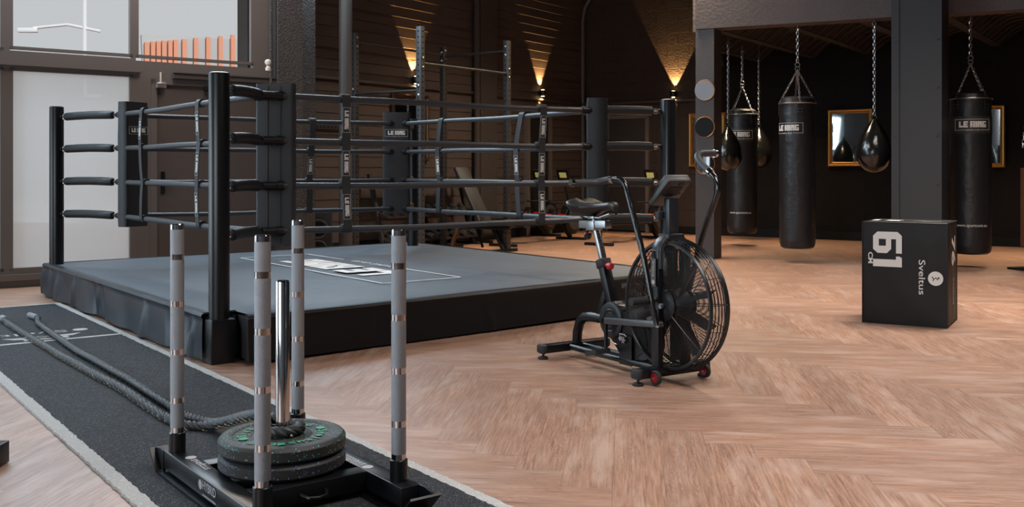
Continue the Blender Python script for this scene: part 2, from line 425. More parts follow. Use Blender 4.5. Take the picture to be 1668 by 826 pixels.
S0 = B0 + S_*wall_s(446, B0, S_)                                    # start of siding wall
# brick wall at the back
sal = wall_s(1160, B0, B_)
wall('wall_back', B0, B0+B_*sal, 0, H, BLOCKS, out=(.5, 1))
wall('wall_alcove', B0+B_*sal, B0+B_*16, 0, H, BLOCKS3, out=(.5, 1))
# siding wall: lapped boards
def siding():
    Ls = (B0-S0).length; mb = MB(); n = V((S_.y, -S_.x, 0))          # towards the room
    prof = []; z = 0; i = 0
    while z < H:
        prof += [(z, .014), (z+.140, .006), (z+.142, -.002), (z+.148, -.002)]
        if i % 4 == 2: prof = prof[:-3] + [(z+.108, .008), (z+.110, .001), (z+.114, .001), (z+.116, .008), (z+.126, .007), (z+.128, .0), (z+.132, .0), (z+.134, .007), (z+.141, .006), (z+.142, -.002), (z+.148, -.002)]
        z += .15; i += 1
    prof = sorted(prof, key=lambda t: t[0]); prof.append((H, .01))
    for z, o in prof:
        mb.v.append(S0-S_*.4+n*o+V((0, 0, z))); mb.v.append(B0+n*o+V((0, 0, z)))
    for k in range(len(prof)-1): mb.face((2*k, 2*k+1, 2*k+3, 2*k+2))
    k = len(mb.v); mb.beam(S0-S_*.4-n*.13+V((0, 0, H/2)), B0-n*.13+V((0, 0, H/2)), .2, H)
    return struct(mb.build('wall_left', mat('dark brown siding', (.072, .056, .050), .5, spec=.3, noise=.15, nscale=2, bump=.25, bscale=90), smooth=False))
siding()
# window wall
def sx(px): return wall_s(px, W0, U)
WN = V((.6, -.8, 0))                                                # inward normal
Zl0, Zl1, Zu0, Zu1 = .235, 2.115, 2.375, 3.07
s_m0, s_m1 = sx(10), sx(25); s_m2, s_m3 = sx(212), sx(226); s_e = sx(409); s_d0 = sx(246); Lend = sx(446)
holes_rel = []
off = 13.5
def hh(a, b, c, d): return (a+off, b+off, c, d)
bay = s_m0-(s_m1-s_m0)
hs = [hh(-12.6, s_m0-.02, .16, 3.25), hh(s_m1-.05, s_m2+.03, .16, 3.25), hh(s_m3-.03, s_e+.03, 2.31, 3.19), hh(s_d0, sx(440), 0, 2.13)]
wall('wall_window_side', W0-U*off, WC, 0, H, FRAMEM, thick=.09, holes=hs, out=(-.6, .8))
PANE = bpy.data.materials.new('clear window glass'); PANE.use_nodes = True
def glassmat(m, rough_mix):
    n = m.node_tree; n.nodes.clear(); o = n.nodes.new('ShaderNodeOutputMaterial'); t = n.nodes.new('ShaderNodeBsdfTransparent'); g = n.nodes.new('ShaderNodeBsdfGlossy')
    g.inputs['Roughness'].default_value = .02; fr = n.nodes.new('ShaderNodeFresnel'); fr.inputs[0].default_value = 1.45
    mx = n.nodes.new('ShaderNodeMixShader'); n.links.new(fr.outputs[0], mx.inputs[0]); n.links.new(g.outputs[0], mx.inputs[2])
    if rough_mix:
        tr = n.nodes.new('ShaderNodeBsdfTranslucent'); tr.inputs[0].default_value = (.96, .97, .97, 1); m2 = n.nodes.new('ShaderNodeMixShader'); m2.inputs[0].default_value = rough_mix
        n.links.new(t.outputs[0], m2.inputs[1]); n.links.new(tr.outputs[0], m2.inputs[2]); n.links.new(m2.outputs[0], mx.inputs[1])
    else: n.links.new(t.outputs[0], mx.inputs[1])
    n.links.new(mx.outputs[0], o.inputs[0])
glassmat(PANE, 0)
FROST = bpy.data.materials.new('frosted window film'); FROST.use_nodes = True; glassmat(FROST, .85)
def win(name, s0, s1, z0, z1, pane, fw=.03, depth=.06):
    root = thing(name, 'x', 'window', tuple(W0+U*s0+WN*-.03), atan2(.6, .8)); del root['label']; del root['category']; root['kind'] = 'structure'
    L = s1-s0; mb = MB()
    for a, b, c, d in ((0, L, z0, z0+fw), (0, L, z1-fw, z1), (0, fw, z0, z1), (L-fw, L, z0, z1)):
        mb.box(((a+b)/2, 0, (c+d)/2), (b-a, depth, d-c))
    mb.build('window_frame', FRAMEM, root, smooth=False)
    MB().quad((fw, .01, z0+fw), (L-fw, .01, z0+fw), (L-fw, .01, z1-fw), (fw, .01, z1-fw)).build('window_pane', pane, root, smooth=False)
    return root
win('window_1', s_m1-.05, s_m2+.03, Zu0-.03, 3.25, PANE)
win('window_2', s_m3-.03, s_e+.03, Zu0-.03, 3.19, PANE)
win('window_3', s_m1-.05, s_m2+.03, .16, Zl1+.05, FROST)
# transom between lower and upper panes
mb = MB(); mb.beam(W0+U*(s_m1-.05)+WN*-.05+V((0, 0, 2.245)), W0+U*(s_m2+.03)+WN*-.05+V((0, 0, 2.245)), .10, .17)
mb.beam(W0-U*12+WN*.03+V((0, 0, 2.20)), W0+U*sx(228)+WN*.03+V((0, 0, 2.20)), .05, .035)
mb.beam(W0-U*12+WN*.02+V((0, 0, .10)), W0+U*s_d0+WN*.02+V((0, 0, .10)), .05, .06)
struct(mb.build('trim_1', FRAMEM, smooth=False))
k = 4
for i in range(3):
    e = s_m0-.02-i*4.1
    win('window_%d' % k, e-4.05, e, Zu0-.05, 3.25, PANE); win('window_%d' % (k+1), e-4.05, e, .16, Zl1+.05, FROST); k += 2
    mb = MB(); mb.beam(W0+U*(e-4.05)+WN*-.05+V((0, 0, 2.245)), W0+U*e+WN*-.05+V((0, 0, 2.245)), .10, .17); struct(mb.build('trim_%d' % (20+i), FRAMEM, smooth=False))
# side door
def door(name, o, d, s0, s1, h, m, inward, handle=None, depth=-.05, frame=.06, panels=False):
    root = thing(name, 'x', 'door', tuple(o+d*s0+inward*depth), atan2(d.y, d.x)); del root['label']; del root['category']; root['kind'] = 'structure'
    L = s1-s0; MB().box((L/2, 0, h/2), (L-2*frame, .05, h-frame)).build('door_leaf', m, root, smooth=False)
    sg = 1 if V((-d.y, d.x, 0)).dot(inward) > 0 else -1
    mb = MB()
    for x0, x1, z0, z1 in ((0, frame, 0, h), (L-frame, L, 0, h), (0, L, h-frame, h)): mb.box(((x0+x1)/2, sg*.01, (z0+z1)/2), (x1-x0, .1, z1-z0))
    mb.build('door_frame', FRAMEM, root, smooth=False)
    if handle is not None:
        mb = MB(); mb.box((handle, sg*.032, 1.02), (.045, .012, .24), bev=.004); mb.tube([(handle, sg*.03, 1.05), (handle, sg*.085, 1.05), (handle+.13, sg*.09, 1.05)], .009, 8)
        mb.build('door_handle', BLACKM, root)
    return root, sg, L
dr, sg, L = door('door_1', W0, U, s_d0, sx(440), 2.13, DOORM, WN, handle=.13)
mb = MB(); mb.box((.10, sg*.06, 2.06), (.10, .05, .05)); mb.cyl((.10, sg*.06, 2.07), (.10, sg*.06, 2.20), .012, 10); mb.cyl((.10, sg*.09, 2.075), (.10, sg*.09, 2.09), .05, 12)
mb.build('door_latch', mat('pale metal', (.55, .48, .42), .4, metal=.5), dr)
MB().box((L*.68, sg*.06, 2.05), (L*.5, .06, .055), bev=.01).build('door_closer', BLACKM, dr)
mb = MB(); a = W0+U*(s_m3+.35)+WN*.03; b = WC+WN*.03
mb.beam(a+V((0, 0, 2.165)), b+V((0, 0, 2.165)), .07, .05); mb.beam(a+V((0, 0, 2.20)), b+V((0, 0, 2.20)), .1, .012); struct(mb.build('trim_2', PIPEM, smooth=False))
door('door_2', B0, S_, wall_s(853, B0, S_), wall_s(893, B0, S_), 2.19, mat('black door', (.012, .011, .011), .5), V((S_.y, -S_.x, 0)), depth=.03, frame=.08)
door('door_3', B0, B_, wall_s(973, B0, B_), wall_s(1060, B0, B_), 2.19, mat('brown black door', (.022, .018, .017), .45), V((B_.y, -B_.x, 0)), depth=.03, frame=.07)

# rough rendered columns and steel pipe on the left wall
def box_at(name, pxa, pxb, o, d, out, proud, z1, m, z0=0, bev=0, label=None):
    a, b = wall_s(pxa, o, d), wall_s(pxb, o, d); n = V((d.y, -d.x, 0)); n = n if n.dot(out) > 0 else -n
    mb = MB(); mb.beam(o+d*a+n*proud/2+V((0, 0, (z0+z1)/2)), o+d*b+n*proud/2+V((0, 0, (z0+z1)/2)), proud, z1-z0)
    return struct(mb.build(name, m, smooth=False), label)
SN = V((S_.y, -S_.x, 0)); BN = V((B_.y, -B_.x, 0)); BN = BN if BN.y < 0 else -BN
mb = MB(); mb.beam(WC+WN*.02+V((0, 0, H/2)), WC+WN*.02+U*.30+V((0, 0, H/2)), .2, H)
c2 = at(480, 278, 12.1); mb.box((c2.x, c2.y, H/2), (.19, .5, H), rz=atan2(S_.y, S_.x)-pi/2)
c3 = at(441, 278, 11.3); mb.cyl((c3.x, c3.y, 0), (c3.x, c3.y, H), .02, 8)
struct(mb.build('trim_3', ROUGHC, smooth=False), 'rough rendered corner column beside the side door')
q0 = B0+S_*wall_s(772, B0, S_); q1 = B0+S_*wall_s(799, B0, S_)
mb = MB(); mb.beam(q0+SN*.06+V((0, 0, H/2)), q1+SN*.06+V((0, 0, H/2)), .16, H); mb.cyl(q0-S_*.05+SN*.1, q0-S_*.05+SN*.1+V((0, 0, H)), .05, 10)
struct(mb.build('trim_4', ROUGHC, smooth=False), 'rough rendered pilaster on the boarded wall')
pc = at(563, 278, 12.9)
struct(MB().cyl((pc.x, pc.y, 0), (pc.x, pc.y, H), .088, 24).build('trim_5', PIPEM), 'round painted downpipe')
# conduit running along both walls at lamp height
mb = MB(); zc = 2.42
a = S0+SN*.05; mb.tube([a+V((0, 0, zc)), B0+SN*.05+V((0, 0, zc))], .022, 8)
mb.tube([B0+BN*.05+V((0, 0, zc)), B0+B_*wall_s(1136, B0, B_)+BN*.05+V((0, 0, zc))], .022, 8)
struct(mb.build('trim_6', PIPEM), 'painted conduit at lamp height')
kc = B0+BN*.08+B_*.03
mb = MB(); mb.tube([kc+V((0, 0, .0)), kc+V((0, 0, 4.0)), kc+V((.03, 0, 4.25)), kc+V((.16, -.05, 4.5)), kc+V((.5, -.3, 4.75))], .05, 10)
struct(mb.build('trim_7', PIPEM), 'fat conduit rising in the room corner')
struct(MB().beam(B0+BN*.02+V((0, 0, .07)), B0+B_*14+BN*.02+V((0, 0, .07)), .04, .14).build('baseboard_back', mat('black skirting', (.004, .004, .004), .6, spec=.2), smooth=False))
struct(MB().beam(S0+SN*.04+V((0, 0, .07)), B0+SN*.04+V((0, 0, .07)), .04, .14).build('baseboard_left', bpy.data.materials['black skirting'], smooth=False))

# ceiling, far walls that close the hall
wl = W0-U*off; be = B0+B_*14
cp_ = [wl, V((wl.x+4.5, -7.6, 0)), V((13.6, -7.6, 0)), be+V((.3, .3, 0)), B0+V((0, .3, 0)), S0+V((-.2, .1, 0)), WC+W_*.1]
struct(MB().prism([(p.x, p.y) for p in cp_], H, H+.2).build('ceiling', mat('dark ceiling', (.02, .019, .018), .8), smooth=False))
wall('wall_far_left', wl, (wl.x+4.5, -7.5), 0, H, GREYW, out=(-1, 0))
wall('wall_rear', (wl.x+4.5, -7.5), (13.5, -7.5), 0, H, mat('light grey plaster', (.38, .38, .39), .8), out=(0, -1))
be = B0+B_*14
wall('wall_right', (13.5, -7.5), (be.x, be.y), 0, H, GREYW, out=(1, 0))

# pillar, wide lintel beam, low vaulted ceiling
P0 = V((2.55, 13.08, 0)); P1 = V((14.0, 7.7, 0)); PD = (P1-P0).normalized(); PN = V((-PD.y, PD.x, 0))
QD = V((cos(R(-32)), sin(R(-32)), 0)); QN = V((-QD.y, QD.x, 0))
def corner_block(px, Y, wdt, dep, h):                               # block whose front left corner stands at an image column
    p = V(((px-834)/F_PX*Y, Y, 0)); c = p+QD*wdt/2+QN*dep/2
    return MB().box((c.x, c.y, h/2), (wdt, dep, h), rz=R(-32)), p
mb, p8 = corner_block(1133, 13.05, .253, .273, 3.04)
struct(mb.build('trim_8', PAINTED, smooth=False), 'square painted pillar carrying the round mirrors')
pa = V(((1133-834)/F_PX*13.0, 13.0, 0))
wall('wall_beam', pa, pa+PD*12, 3.0, H, BLOCKS2, thick=.3, out=(0, 1))
mb, p9 = corner_block(1452, 11.6, .545, .5, H)
mb.beam(p9+QD*.04-QN*.006+V((0, 0, H/2)), p9+QD*.075-QN*.006+V((0, 0, H/2)), .012, H) if False else mb.box(tuple(p9+QD*.045-QN*.006+V((0, 0, H/2))), (.085, .014, H), rz=R(-32))
for z in (.45, 1.0, 1.55, 2.1, 2.65):
    for x in (.045, .50): q = p9+QD*x+V((0, 0, z)); mb.cyl(q-QN*.02, q, .012, 8)
struct(mb.build('trim_9', mat('charcoal boxed column', (.024, .0245, .027), .5, spec=.35, bump=.5, bscale=30), smooth=False), 'wide boxed charcoal column')
mb = MB(); VD = S_; n = 11; seg = 8; Wv = .95; Lv = 8.0; o0 = pa+PN*.28-PD*.0
ba = pa+V((.02, .3, 0)); bb = V((3.55, 17.6, 0))
def vst(x):                                                         # where a joist line starts: beam, or the bulkhead
    if x >= 0: return 0
    p = o0+PD*x; e = bb-ba; D = VD.x*(-e.y)+e.x*VD.y; q = ba-p; return max(0, (q.x*(-e.y)+e.x*q.y)/D)
rows = []
for side in (0, 1):
    pts = []
    for i in range(-3, n):
        for j in range(seg+1):
            x = i*Wv+.12+(Wv-.12)*j/seg; z = 3.06+.26*sin(pi*j/seg); pts.append(o0+PD*x+VD*(Lv if side else min(Lv, vst(x)))+V((0, 0, z)))
    rows.append(pts)
m_ = rows_grid(rows)
for i in range(-2, n): m_.beam(o0+PD*(i*Wv+.06)+VD*vst(i*Wv)+V((0, 0, 3.12)), o0+PD*(i*Wv+.06)+VD*Lv+V((0, 0, 3.12)), .13, .14)
for i in range(-2, n):
    for r_ in range(26):
        if .15+r_*.3 < vst(i*Wv)+.1: continue
        pts = [o0+PD*(i*Wv+.12+(Wv-.12)*j/seg)+VD*(.15+r_*.3)+V((0, 0, 3.05+.26*sin(pi*j/seg))) for j in range(seg+1)]
        m_.tube(pts, .018, 4)
struct(m_.build('ceiling_vaulted', mat('dark vault', (.016, .014, .013), .7), smooth=False))
wall('wall_bulkhead', ba, bb, 3.0, H, BLOCKS2, thick=.2, out=(1, 0))

# outside
OUT = mat('pale render outside', (.56, .58, .58), .9)
struct(MB().box((-16, 24, -.12), (60, 30, .1)).build('ground_outside', mat('pale paving', (.75, .75, .75), .9), smooth=False))
o1 = W0+W_*16+U*-6
mb = MB(); mb.beam(W0+W_*18-U*20+V((0, 0, 3.2)), W0+W_*18+U*3+V((0, 0, 3.6)), .3, 9.4)
tag(mb.build('neighbouring_building', OUT, smooth=False), 'pale blank building seen through the upper left window', 'building')
fn = thing('slatted_fence', 'orange slatted screen outside the upper right window', 'fence', tuple(W0+W_*9+U*(-.2)+V((0, 0, 0))), atan2(.6, .8))
ORG = mat('orange slat', (.85, .36, .22), .7)
def fpt(px, py): 
    o = W0+W_*9; s = wall_s(px, o, U); pt = o+U*s; return s, EYE+(278-py)*pt.y/F_PX
tops = [(239, 69), (249, 68), (258, 67.5), (267, 66.5), (277, 66), (286, 65), (300, 64), (319, 62), (339, 60.5), (359, 59), (379, 57), (399, 55)]
for px, py in tops:
    s, zt = fpt(px, py); s += .2
    MB().box((s, 0, zt/2), (.085, .05, zt)).build('slat', ORG, fn, smooth=False)
s0_, z0_ = fpt(238, 84); s1_, z1_ = fpt(405, 70)
MB().beam((s0_+.2, .10, z1_*.5), (s1_+.9, .10, z1_*.5+.1), .08, z1_).build('fence_panel', OUT, fn, smooth=False)
lp = floor_pt(138, 278+EYE*F_PX/17.5)
sl = thing('street_lamp', 'thin grey street lamp outside the upper left window', 'street lamp', (lp.x, lp.y, 0))
GREYL = mat('pale grey pole', (.9, .92, .93), .6)
MB().cyl((0, 0, 0), (0, 0, 4.2), .035, 8).build('pole', GREYL, sl)
mb = MB(); mb.tube([(-.9, 0, 3.66), (-.3, 0, 3.72), (.28, 0, 3.60)], .025, 6);
mb.build('lamp_arm', GREYL, sl)
MB().box((-1.0, 0, 3.62), (.35, .1, .08), bev=.02).build('lamp_head', GREYL, sl)
MB().box((.15, 0, 2.45), (.3, .1, .08), bev=.02).build('lamp_head', GREYL, sl)

# ================================================================== boxing ring
CN, CL, CR = V((-1.68, 5.73, 0)), V((-4.34, 9.22, 0)), V((1.46, 8.50, 0)); CF = CL+CR-CN
PZ = .29
ring = thing('boxing_ring', 'large black boxing ring with four rope levels on a low slate canvas platform', 'boxing ring', tuple(V(((CN+CF)/2).xy.to_3d())))
PNn, PL, PR = V((-1.758, 5.97, 0)), V((-4.19, 9.15, 0)), V((1.292, 8.24, 0)); PF = PL+PR-PNn
KN, KL, KR = V((-1.62, 6.45, 0)), V((-3.468, 8.75, 0)), V((.674, 8.15, 0)); KF = KL+KR-KN
RZ = [.755, 1.052, 1.348, 1.642]
e1 = (CR-CN).normalized(); e2 = (CL-CN).normalized()
ca, cb = CN+e1*.17, CN+e2*.28
poly = [ca, CR, CF, CL, cb, CN+e1*.20+e2*.26]
def inset(p, k=.03): c = (CN+CF)/2; return p+(c-p).normalized()*k
# deck + canvas with soft wrinkles
NG = 60; rows = []
for i in range(NG+1):
    r_ = []
    for j in range(NG+1):
        a, b = i/NG, j/NG; p = CN+(CR-CN)*a+(CL-CN)*b
        z = PZ + .004*sin(9*a+3*sin(7*b))*sin(pi*a)*sin(pi*b) + .003*sin(31*b+5*sin(3*a))*sin(pi*a)
        r_.append(V((p.x, p.y, z)))
    rows.append(r_)
g = rows_grid(rows)
keep = []
for f_ in g.f:
    c = sum((g.v[i] for i in f_), V())/4; d = c-CN; 
    if d.dot(e1) < .22 and d.dot(e2) < .27: continue
    keep.append(tuple(reversed(f_)))
g.f = keep; g.mi = [0]*len(keep)
g.build('canvas', CANVAS, ring, world=True)
MB().prism([(inset(p).x, inset(p).y) for p in poly], .02, PZ-.02).build('platform', mat('dark platform underside', (.02, .02, .02), .8), ring, smooth=False, world=True)
# cover skirts
def skirt(name, a, b, m, amp, waves, seed, flare=.02, lip=.03):
    rnd = random.Random(seed); d = (b-a); Ls = d.length; d.normalize(); n = V((d.y, -d.x, 0)); c = (CN+CF)/2
    if n.dot((a+b)/2-c) < 0: n = -n
    NX = int(Ls*45); rows = []; ph = [rnd.random()*6 for _ in range(5)]; fr = [waves*(.6+rnd.random()) for _ in range(5)]
    fold = [(rnd.random()*Ls, rnd.choice([-1, 1]), .015+.035*rnd.random()) for _ in range(int(waves*1.6))]
    for zi, t in enumerate([0, .02, .06, .12, .2, .3, .42, .55, .7, .85, 1]):
        r_ = []
        for i in range(NX+1):
            s = Ls*i/NX; o = 0
            for k in range(5): o += amp*.25*sin(fr[k]*s*1.3+ph[k]+t*1.5)*t
            for fs, sg, fw in fold: o += sg*amp*1.3*math.exp(-((s-fs-t*.05*sg)/fw)**2)*min(1, t*2)
            o += flare*t + (.012*sin(pi*min(1, t*8)) if t < .12 else 0)
            p = a+d*s+n*o; z = PZ+.004-(PZ-.012)*t + .004*sin(s*2.2+seed)*(t > .9)
            r_.append(V((p.x, p.y, z)))
        rows.append(r_)
    rows.insert(0, [p-n*.05+V((0, 0, .001)) for p in rows[0]])
    g = rows_grid(rows); g.build(name, m, ring, world=True)
skirt('skirt', cb, CL, SKIRT, .020, 7.5, 3, .02)
skirt('skirt', ca, CR, SKIRTF, .010, 2.0, 8, .01)
skirt('skirt', CR, CF, SKIRTF, .010, 2.0, 5, .01); skirt('skirt', CF, CL, SKIRT, .012, 3.0, 6, .01)
mb = MB(); mb.beam(cb+V((0, 0, PZ+.006)), CN+e2*.26+e1*.2+V((0, 0, PZ+.006)), .02, .01); mb.build('skirt_hem', STRAPM, ring, world=True)
# printed logo on the canvas: LE RING upside down for this viewer, inside a thin line box
def cpt(px, py): return floor_pt(px, py, PZ+.008)
q = [cpt(492, 413), cpt(752, 451), cpt(624, 462.5), cpt(400, 421)]     # far-left, right, near, left
xd = ((q[0]-q[1])+(q[3]-q[2])).normalized(); 
yd0 = V((0, 0, 1)).cross(xd)
near = ((q[2]-q[1])+(q[3]-q[0])).normalized(); yd = near - xd*near.dot(xd); yd.normalize()
yd = yd if yd.dot(near) > 0 else -yd
cen = (q[0]+q[1]+q[2]+q[3])/4
wid = ((q[0]-q[1]).length+(q[3]-q[2]).length)/2; hei = ((q[1]-q[2]).length+(q[0]-q[3]).length)/2
mm = frame_m(cen, -xd, -yd) if False else frame_m(cen, xd, yd)
if mm.col[2][2] < 0: mm = frame_m(cen, -xd, yd)
mb = MB(); lw = .018
rect(mb, -wid/2, hei/2-lw, wid/2, hei/2, mm, .001); rect(mb, -wid/2, -hei/2, -wid/2+lw, hei/2, mm, .001); rect(mb, wid/2-lw, -hei/2, wid/2, hei/2, mm, .001)
rect(mb, -wid/2, -hei/2, -wid*.17, -hei/2+lw, mm, .001); rect(mb, wid*.22, -hei/2, wid/2, -hei/2+lw, mm, .001)
logo(mb, mm @ M.Translation((0, .02, 0)), hei*.52, frame=False, t=.001); text(mb, mm, 'BOXING CLUB', .075, y=-hei/2-.03, wide=wid*.3, t=.001)
mb.build('canvas_logo', WHITE, ring, smooth=False, world=True)
# posts
for i, p in enumerate((PNn, PL, PR, PF)):
    z0 = .26 if i == 0 else .285
    po = MB().lathe([(.062, z0), (.062, 1.728), (.060, 1.736), (.050, 1.741), (.0, 1.742)], (p.x, p.y, 0), 32)
    for z in RZ:
        po.cyl(p+V((0, 0, z)), p+((KN, KL, KR, KF)[i]-p).normalized()*.085+V((0, 0, z)), .016, 10)
    po.build('corner_post', SATIN, ring, world=True)
rz = atan2(.8, -.6)
mb = MB(); mb.box((PNn.x, PNn.y, .133), (.150, .150, .262), rz=R(37), bev=.008)
mb.build('post_socket', BLACKM, ring, world=True)
# ropes, turnbuckles and padded covers
def bez(a, b, n, sag, seed=0):
    out = []
    for i in range(n+1):
        t = i/n; p = a.lerp(b, t); p = p+V((0, 0, -sag*4*t*(1-t)+.004*sin(9*t+seed)*sin(pi*t))); out.append(p)
    return out
for zi, z in enumerate(RZ):
    zz = V((0, 0, z))
    for (a, b) in ((KN, KR), (KN, KL), (KL, KF), (KF, KR)):
        MB().tube(bez(a+zz, b+zz, 20, .008, zi+a.x*3), .0215, 12).build('rope', ROPEC, ring, world=True)
    for p, k_ in ((PNn, KN), (PL, KL), (PR, KR), (PF, KF)):
        d = (k_-p); Ld = d.length; d.normalize()
        mb = MB(); mb.cyl(p+d*.06+zz, k_-d*.03+zz, .006, 8); mb.ring(k_-d*.035+zz, .018, .005, (d.y, -d.x, 0), 14, 6); mb.ring(p+d*.105+zz, .020, .006, (d.y, -d.x, 0), 14, 6)
        mb.build('turnbuckle', STEEL, ring, world=True)
        st = .17 if p is PNn else .13
        a = p+d*min(st, Ld*.28)+zz; b = k_-d*.06+zz; w_ = V((0, 0, 1))
        pts = [a+(b-a)*t+V((0, 0, .006*sin(pi*t))) for t in (0, .02, .25, .5, .75, .98, 1)]
        MB().tube(pts, [.028, .036, .037, .0365, .037, .036, .028], 16).build('turnbuckle_cover', VINYL2 if p is not PL else VINYL, ring, world=True)
        mb = MB()
        for o in ((KN, KR, KL, KF)):
            pass
        nb = {id(PNn): (KR, KL), id(PL): (KN, KF), id(PR): (KN, KF), id(PF): (KL, KR)}[id(p)]
        for q_ in nb:
            dd = (q_-k_).normalized(); mb.cyl(k_+zz, k_+dd*.13+zz, .027, 12); mb.cyl(k_+dd*.09+zz, k_+dd*.135+zz, .031, 12)
        mb.build('rope_sleeve', VINYL, ring, world=True)
# vertical spacer straps: (rope ends, image column, label levels, twist)
def along(a, b, px):
    k = (px-834)/F_PX; d = b-a; return a+d*((k*a.y-a.x)/(d.x-k*d.y))
def strap(pt, d, labels, sway, wd=.062, up=1, lab_side=None):
    n = V((d.y, -d.x, 0)); n = n if n.y < 0 else -n
    mb = MB(); pts = []
    for zi in range(3):
        za, zb = RZ[zi], RZ[zi+1]
        for k in range(9):
            t = k/8; z = za+(zb-za)*t; sw = sway[zi]*(1-t)+sway[zi+1]*t; tw = .012*sin(pi*t)
            pts.append((pt+d*sw+n*(.026+tw*.3), z))
    rings_ = []
    b0 = len(mb.v)
    for c, z in pts:
        for sx_, oo in ((-1, 0), (1, 0), (1, .005), (-1, .005)): mb.v.append(c+d*sx_*wd/2+n*oo+V((0, 0, z)))
    for i in range(len(pts)-1):
        for k in range(4): mb.face((b0+4*i+k, b0+4*i+(k+1) % 4, b0+4*i+4+(k+1) % 4, b0+4*i+4+k))
    for zi in range(4):
        c = pt+d*sway[zi]
        mb.cyl(c-d*(wd/2+.004)+V((0, 0, RZ[zi])), c+d*(wd/2+.004)+V((0, 0, RZ[zi])), .031, 14)
    s = mb.build('spacer_strap', STRAPM, ring, world=True)
    for zi in labels:
        zc = (RZ[zi]+RZ[zi+1])/2; sw = (sway[zi]+sway[zi+1])/2; sl = (sway[zi+1]-sway[zi])/(RZ[zi+1]-RZ[zi])
        m = frame_m(pt+d*sw+n*.0345+V((0, 0, zc)), V((0, 0, -1))-d*sl, d)
        if m.col[2].xyz.dot(n) < 0: m = frame_m(pt+d*sw+n*.0345+V((0, 0, zc)), V((0, 0, -1))-d*sl, -d)
        lb = MB(); logo(lb, m, .030); lb.build('strap_label', WHITE, s, smooth=False, world=True)
dNR = (KR-KN).normalized(); dNL = (KL-KN).normalized(); dLF = (KF-KL).normalized(); dRF = (KF-KR).normalized()
strap(along(KN, KR, 563), dNR, (0, 1, 2), [0, -.012, -.012, -.008])
strap(along(KN, KR, 879), dNR, (0, 1, 2), [0, -.005, 0, .02])
strap(along(KN, KL, 328), dNL, (0, 1, 2), [0, .02, -.02, .01])
strap(along(KN, KL, 235), dNL, (2,), [.0, -.03, .02, -.01])
strap(along(KL, KF, 505), dLF, (1,), [-.02, -.02, 0, .02])
strap(along(KF, KR, 719), dRF, (1,), [.02, 0, .03, -.02])
strap(along(KF, KR, 849), dRF, (1,), [0, .02, .04, -.03])
# corner pads
def pad(cx, cy, face, wd, th, z0, z1, label=None, seams=0, m=VINYL2, side=None):
    f = V((face[0], face[1], 0)).normalized(); d = V((-f.y, f.x, 0)); mm = frame_m((cx, cy, 0), d, (0, 0, 1))
    rot = M((f, d, V((0, 0, 1)))).transposed()
    mb = MB(); NZ = 14; b0 = len(mb.v); prof = []
    for k in range(20):
        a = 2*pi*k/20; c_, s_ = cos(a), sin(a); ex = .28
        prof.append((math.copysign(abs(c_)**ex, c_)*th/2, math.copysign(abs(s_)**ex, s_)*wd/2))
    for i in range(NZ+1):
        t = i/NZ; z = z0+(z1-z0)*t; k_ = .95 if i in (0, NZ) else 1
        for x, y in prof:
            x2 = x*(k_ + .025*sin(13*t+cx*4)+.02*sin(29*t)); mb.v.append(V((cx, cy, 0))+rot @ V((x2, y*(1+.008*sin(19*t)), z)))
    for i in range(NZ):
        for k in range(20): mb.face((b0+20*i+k, b0+20*i+(k+1) % 20, b0+20*i+20+(k+1) % 20, b0+20*i+20+k))
    mb.face([b0+k for k in range(19, -1, -1)]); mb.face([b0+20*NZ+k for k in range(20)])
    p = mb.build('corner_pad', m, ring, world=True)
    for k in range(seams):
        y = wd*(-.5+(k+1)/(seams+1)); mb = MB()
        for sg in (-1, 1): mb.beam(V((cx, cy, 0))+rot @ V((sg*(th/2+.001), y, z0+.02)), V((cx, cy, 0))+rot @ V((sg*(th/2+.001), y, z1-.02)), .006, .006)
        mb.build('pad_seam', VINYL, p, world=True)
    if label:
        zc, h = label; n = f; m4 = frame_m(V((cx, cy, zc))+f*(th/2*1.03+.004), V((0, 0, 1)).cross(f)*1, (0, 0, 1))
        if m4.col[2].xyz.dot(f) < 0: m4 = frame_m(V((cx, cy, zc))+f*(th/2*1.03+.004), -V((0, 0, 1)).cross(f), (0, 0, 1))
        lb = MB(); logo(lb, m4, h); lb.build('pad_label', WHITE, p, smooth=False, world=True)
    return p
pad(-1.56, 6.58, (.12, .99), .26, .07, .655, 1.725, seams=2)
pad(-1.21, 10.42, (.10, -.99), .285, .08, .70, 1.76, label=(1.545, .042))
pad(-3.30, 8.66, (.84, -.42), .25, .12, .665, 1.745, label=(1.50, .036))
pad(.705, 8.20, (-.93, .18), .21, .17, .66, 1.745, seams=1, m=VINYL)

# ================================================================== turf lane
def tl(n, t, z=0): return V((.8*n-.6*t, .6*n+.8*t, z))
def turf_strip(n0, n1, t0, t1, z, jag=0.004, zb=.001):
    mb = MB(); N = max(4, int((t1-t0)*60)); b = 0; rnd = random.Random(int(n0*100+t0*10))
    L_, R_ = [], []
    for i in range(N+1):
        t = t0+(t1-t0)*i/N; L_.append((n0+rnd.uniform(-jag, jag), t)); R_.append((n1+rnd.uniform(-jag, jag), t))
    for z_ in (zb, z):
        for a in L_: mb.v.append(tl(*a, z_))
        for a in R_: mb.v.append(tl(*a, z_))
    M1 = N+1
    for i in range(N):
        mb.face((2*M1+i, 3*M1+i, 3*M1+i+1, 2*M1+i+1)); mb.face((i, 2*M1+i, 2*M1+i+1, i+1)); mb.face((M1+i, M1+i+1, 3*M1+i+1, 3*M1+i))
    mb.face((0, M1, 3*M1, 2*M1)); mb.face((N, 2*M1+N, 3*M1+N, M1+N)); return mb
tf = thing('turf_lane', 'black speckled sprint turf with white border lines along the ring', 'turf', tuple(tl(1.515, 5, 0)))
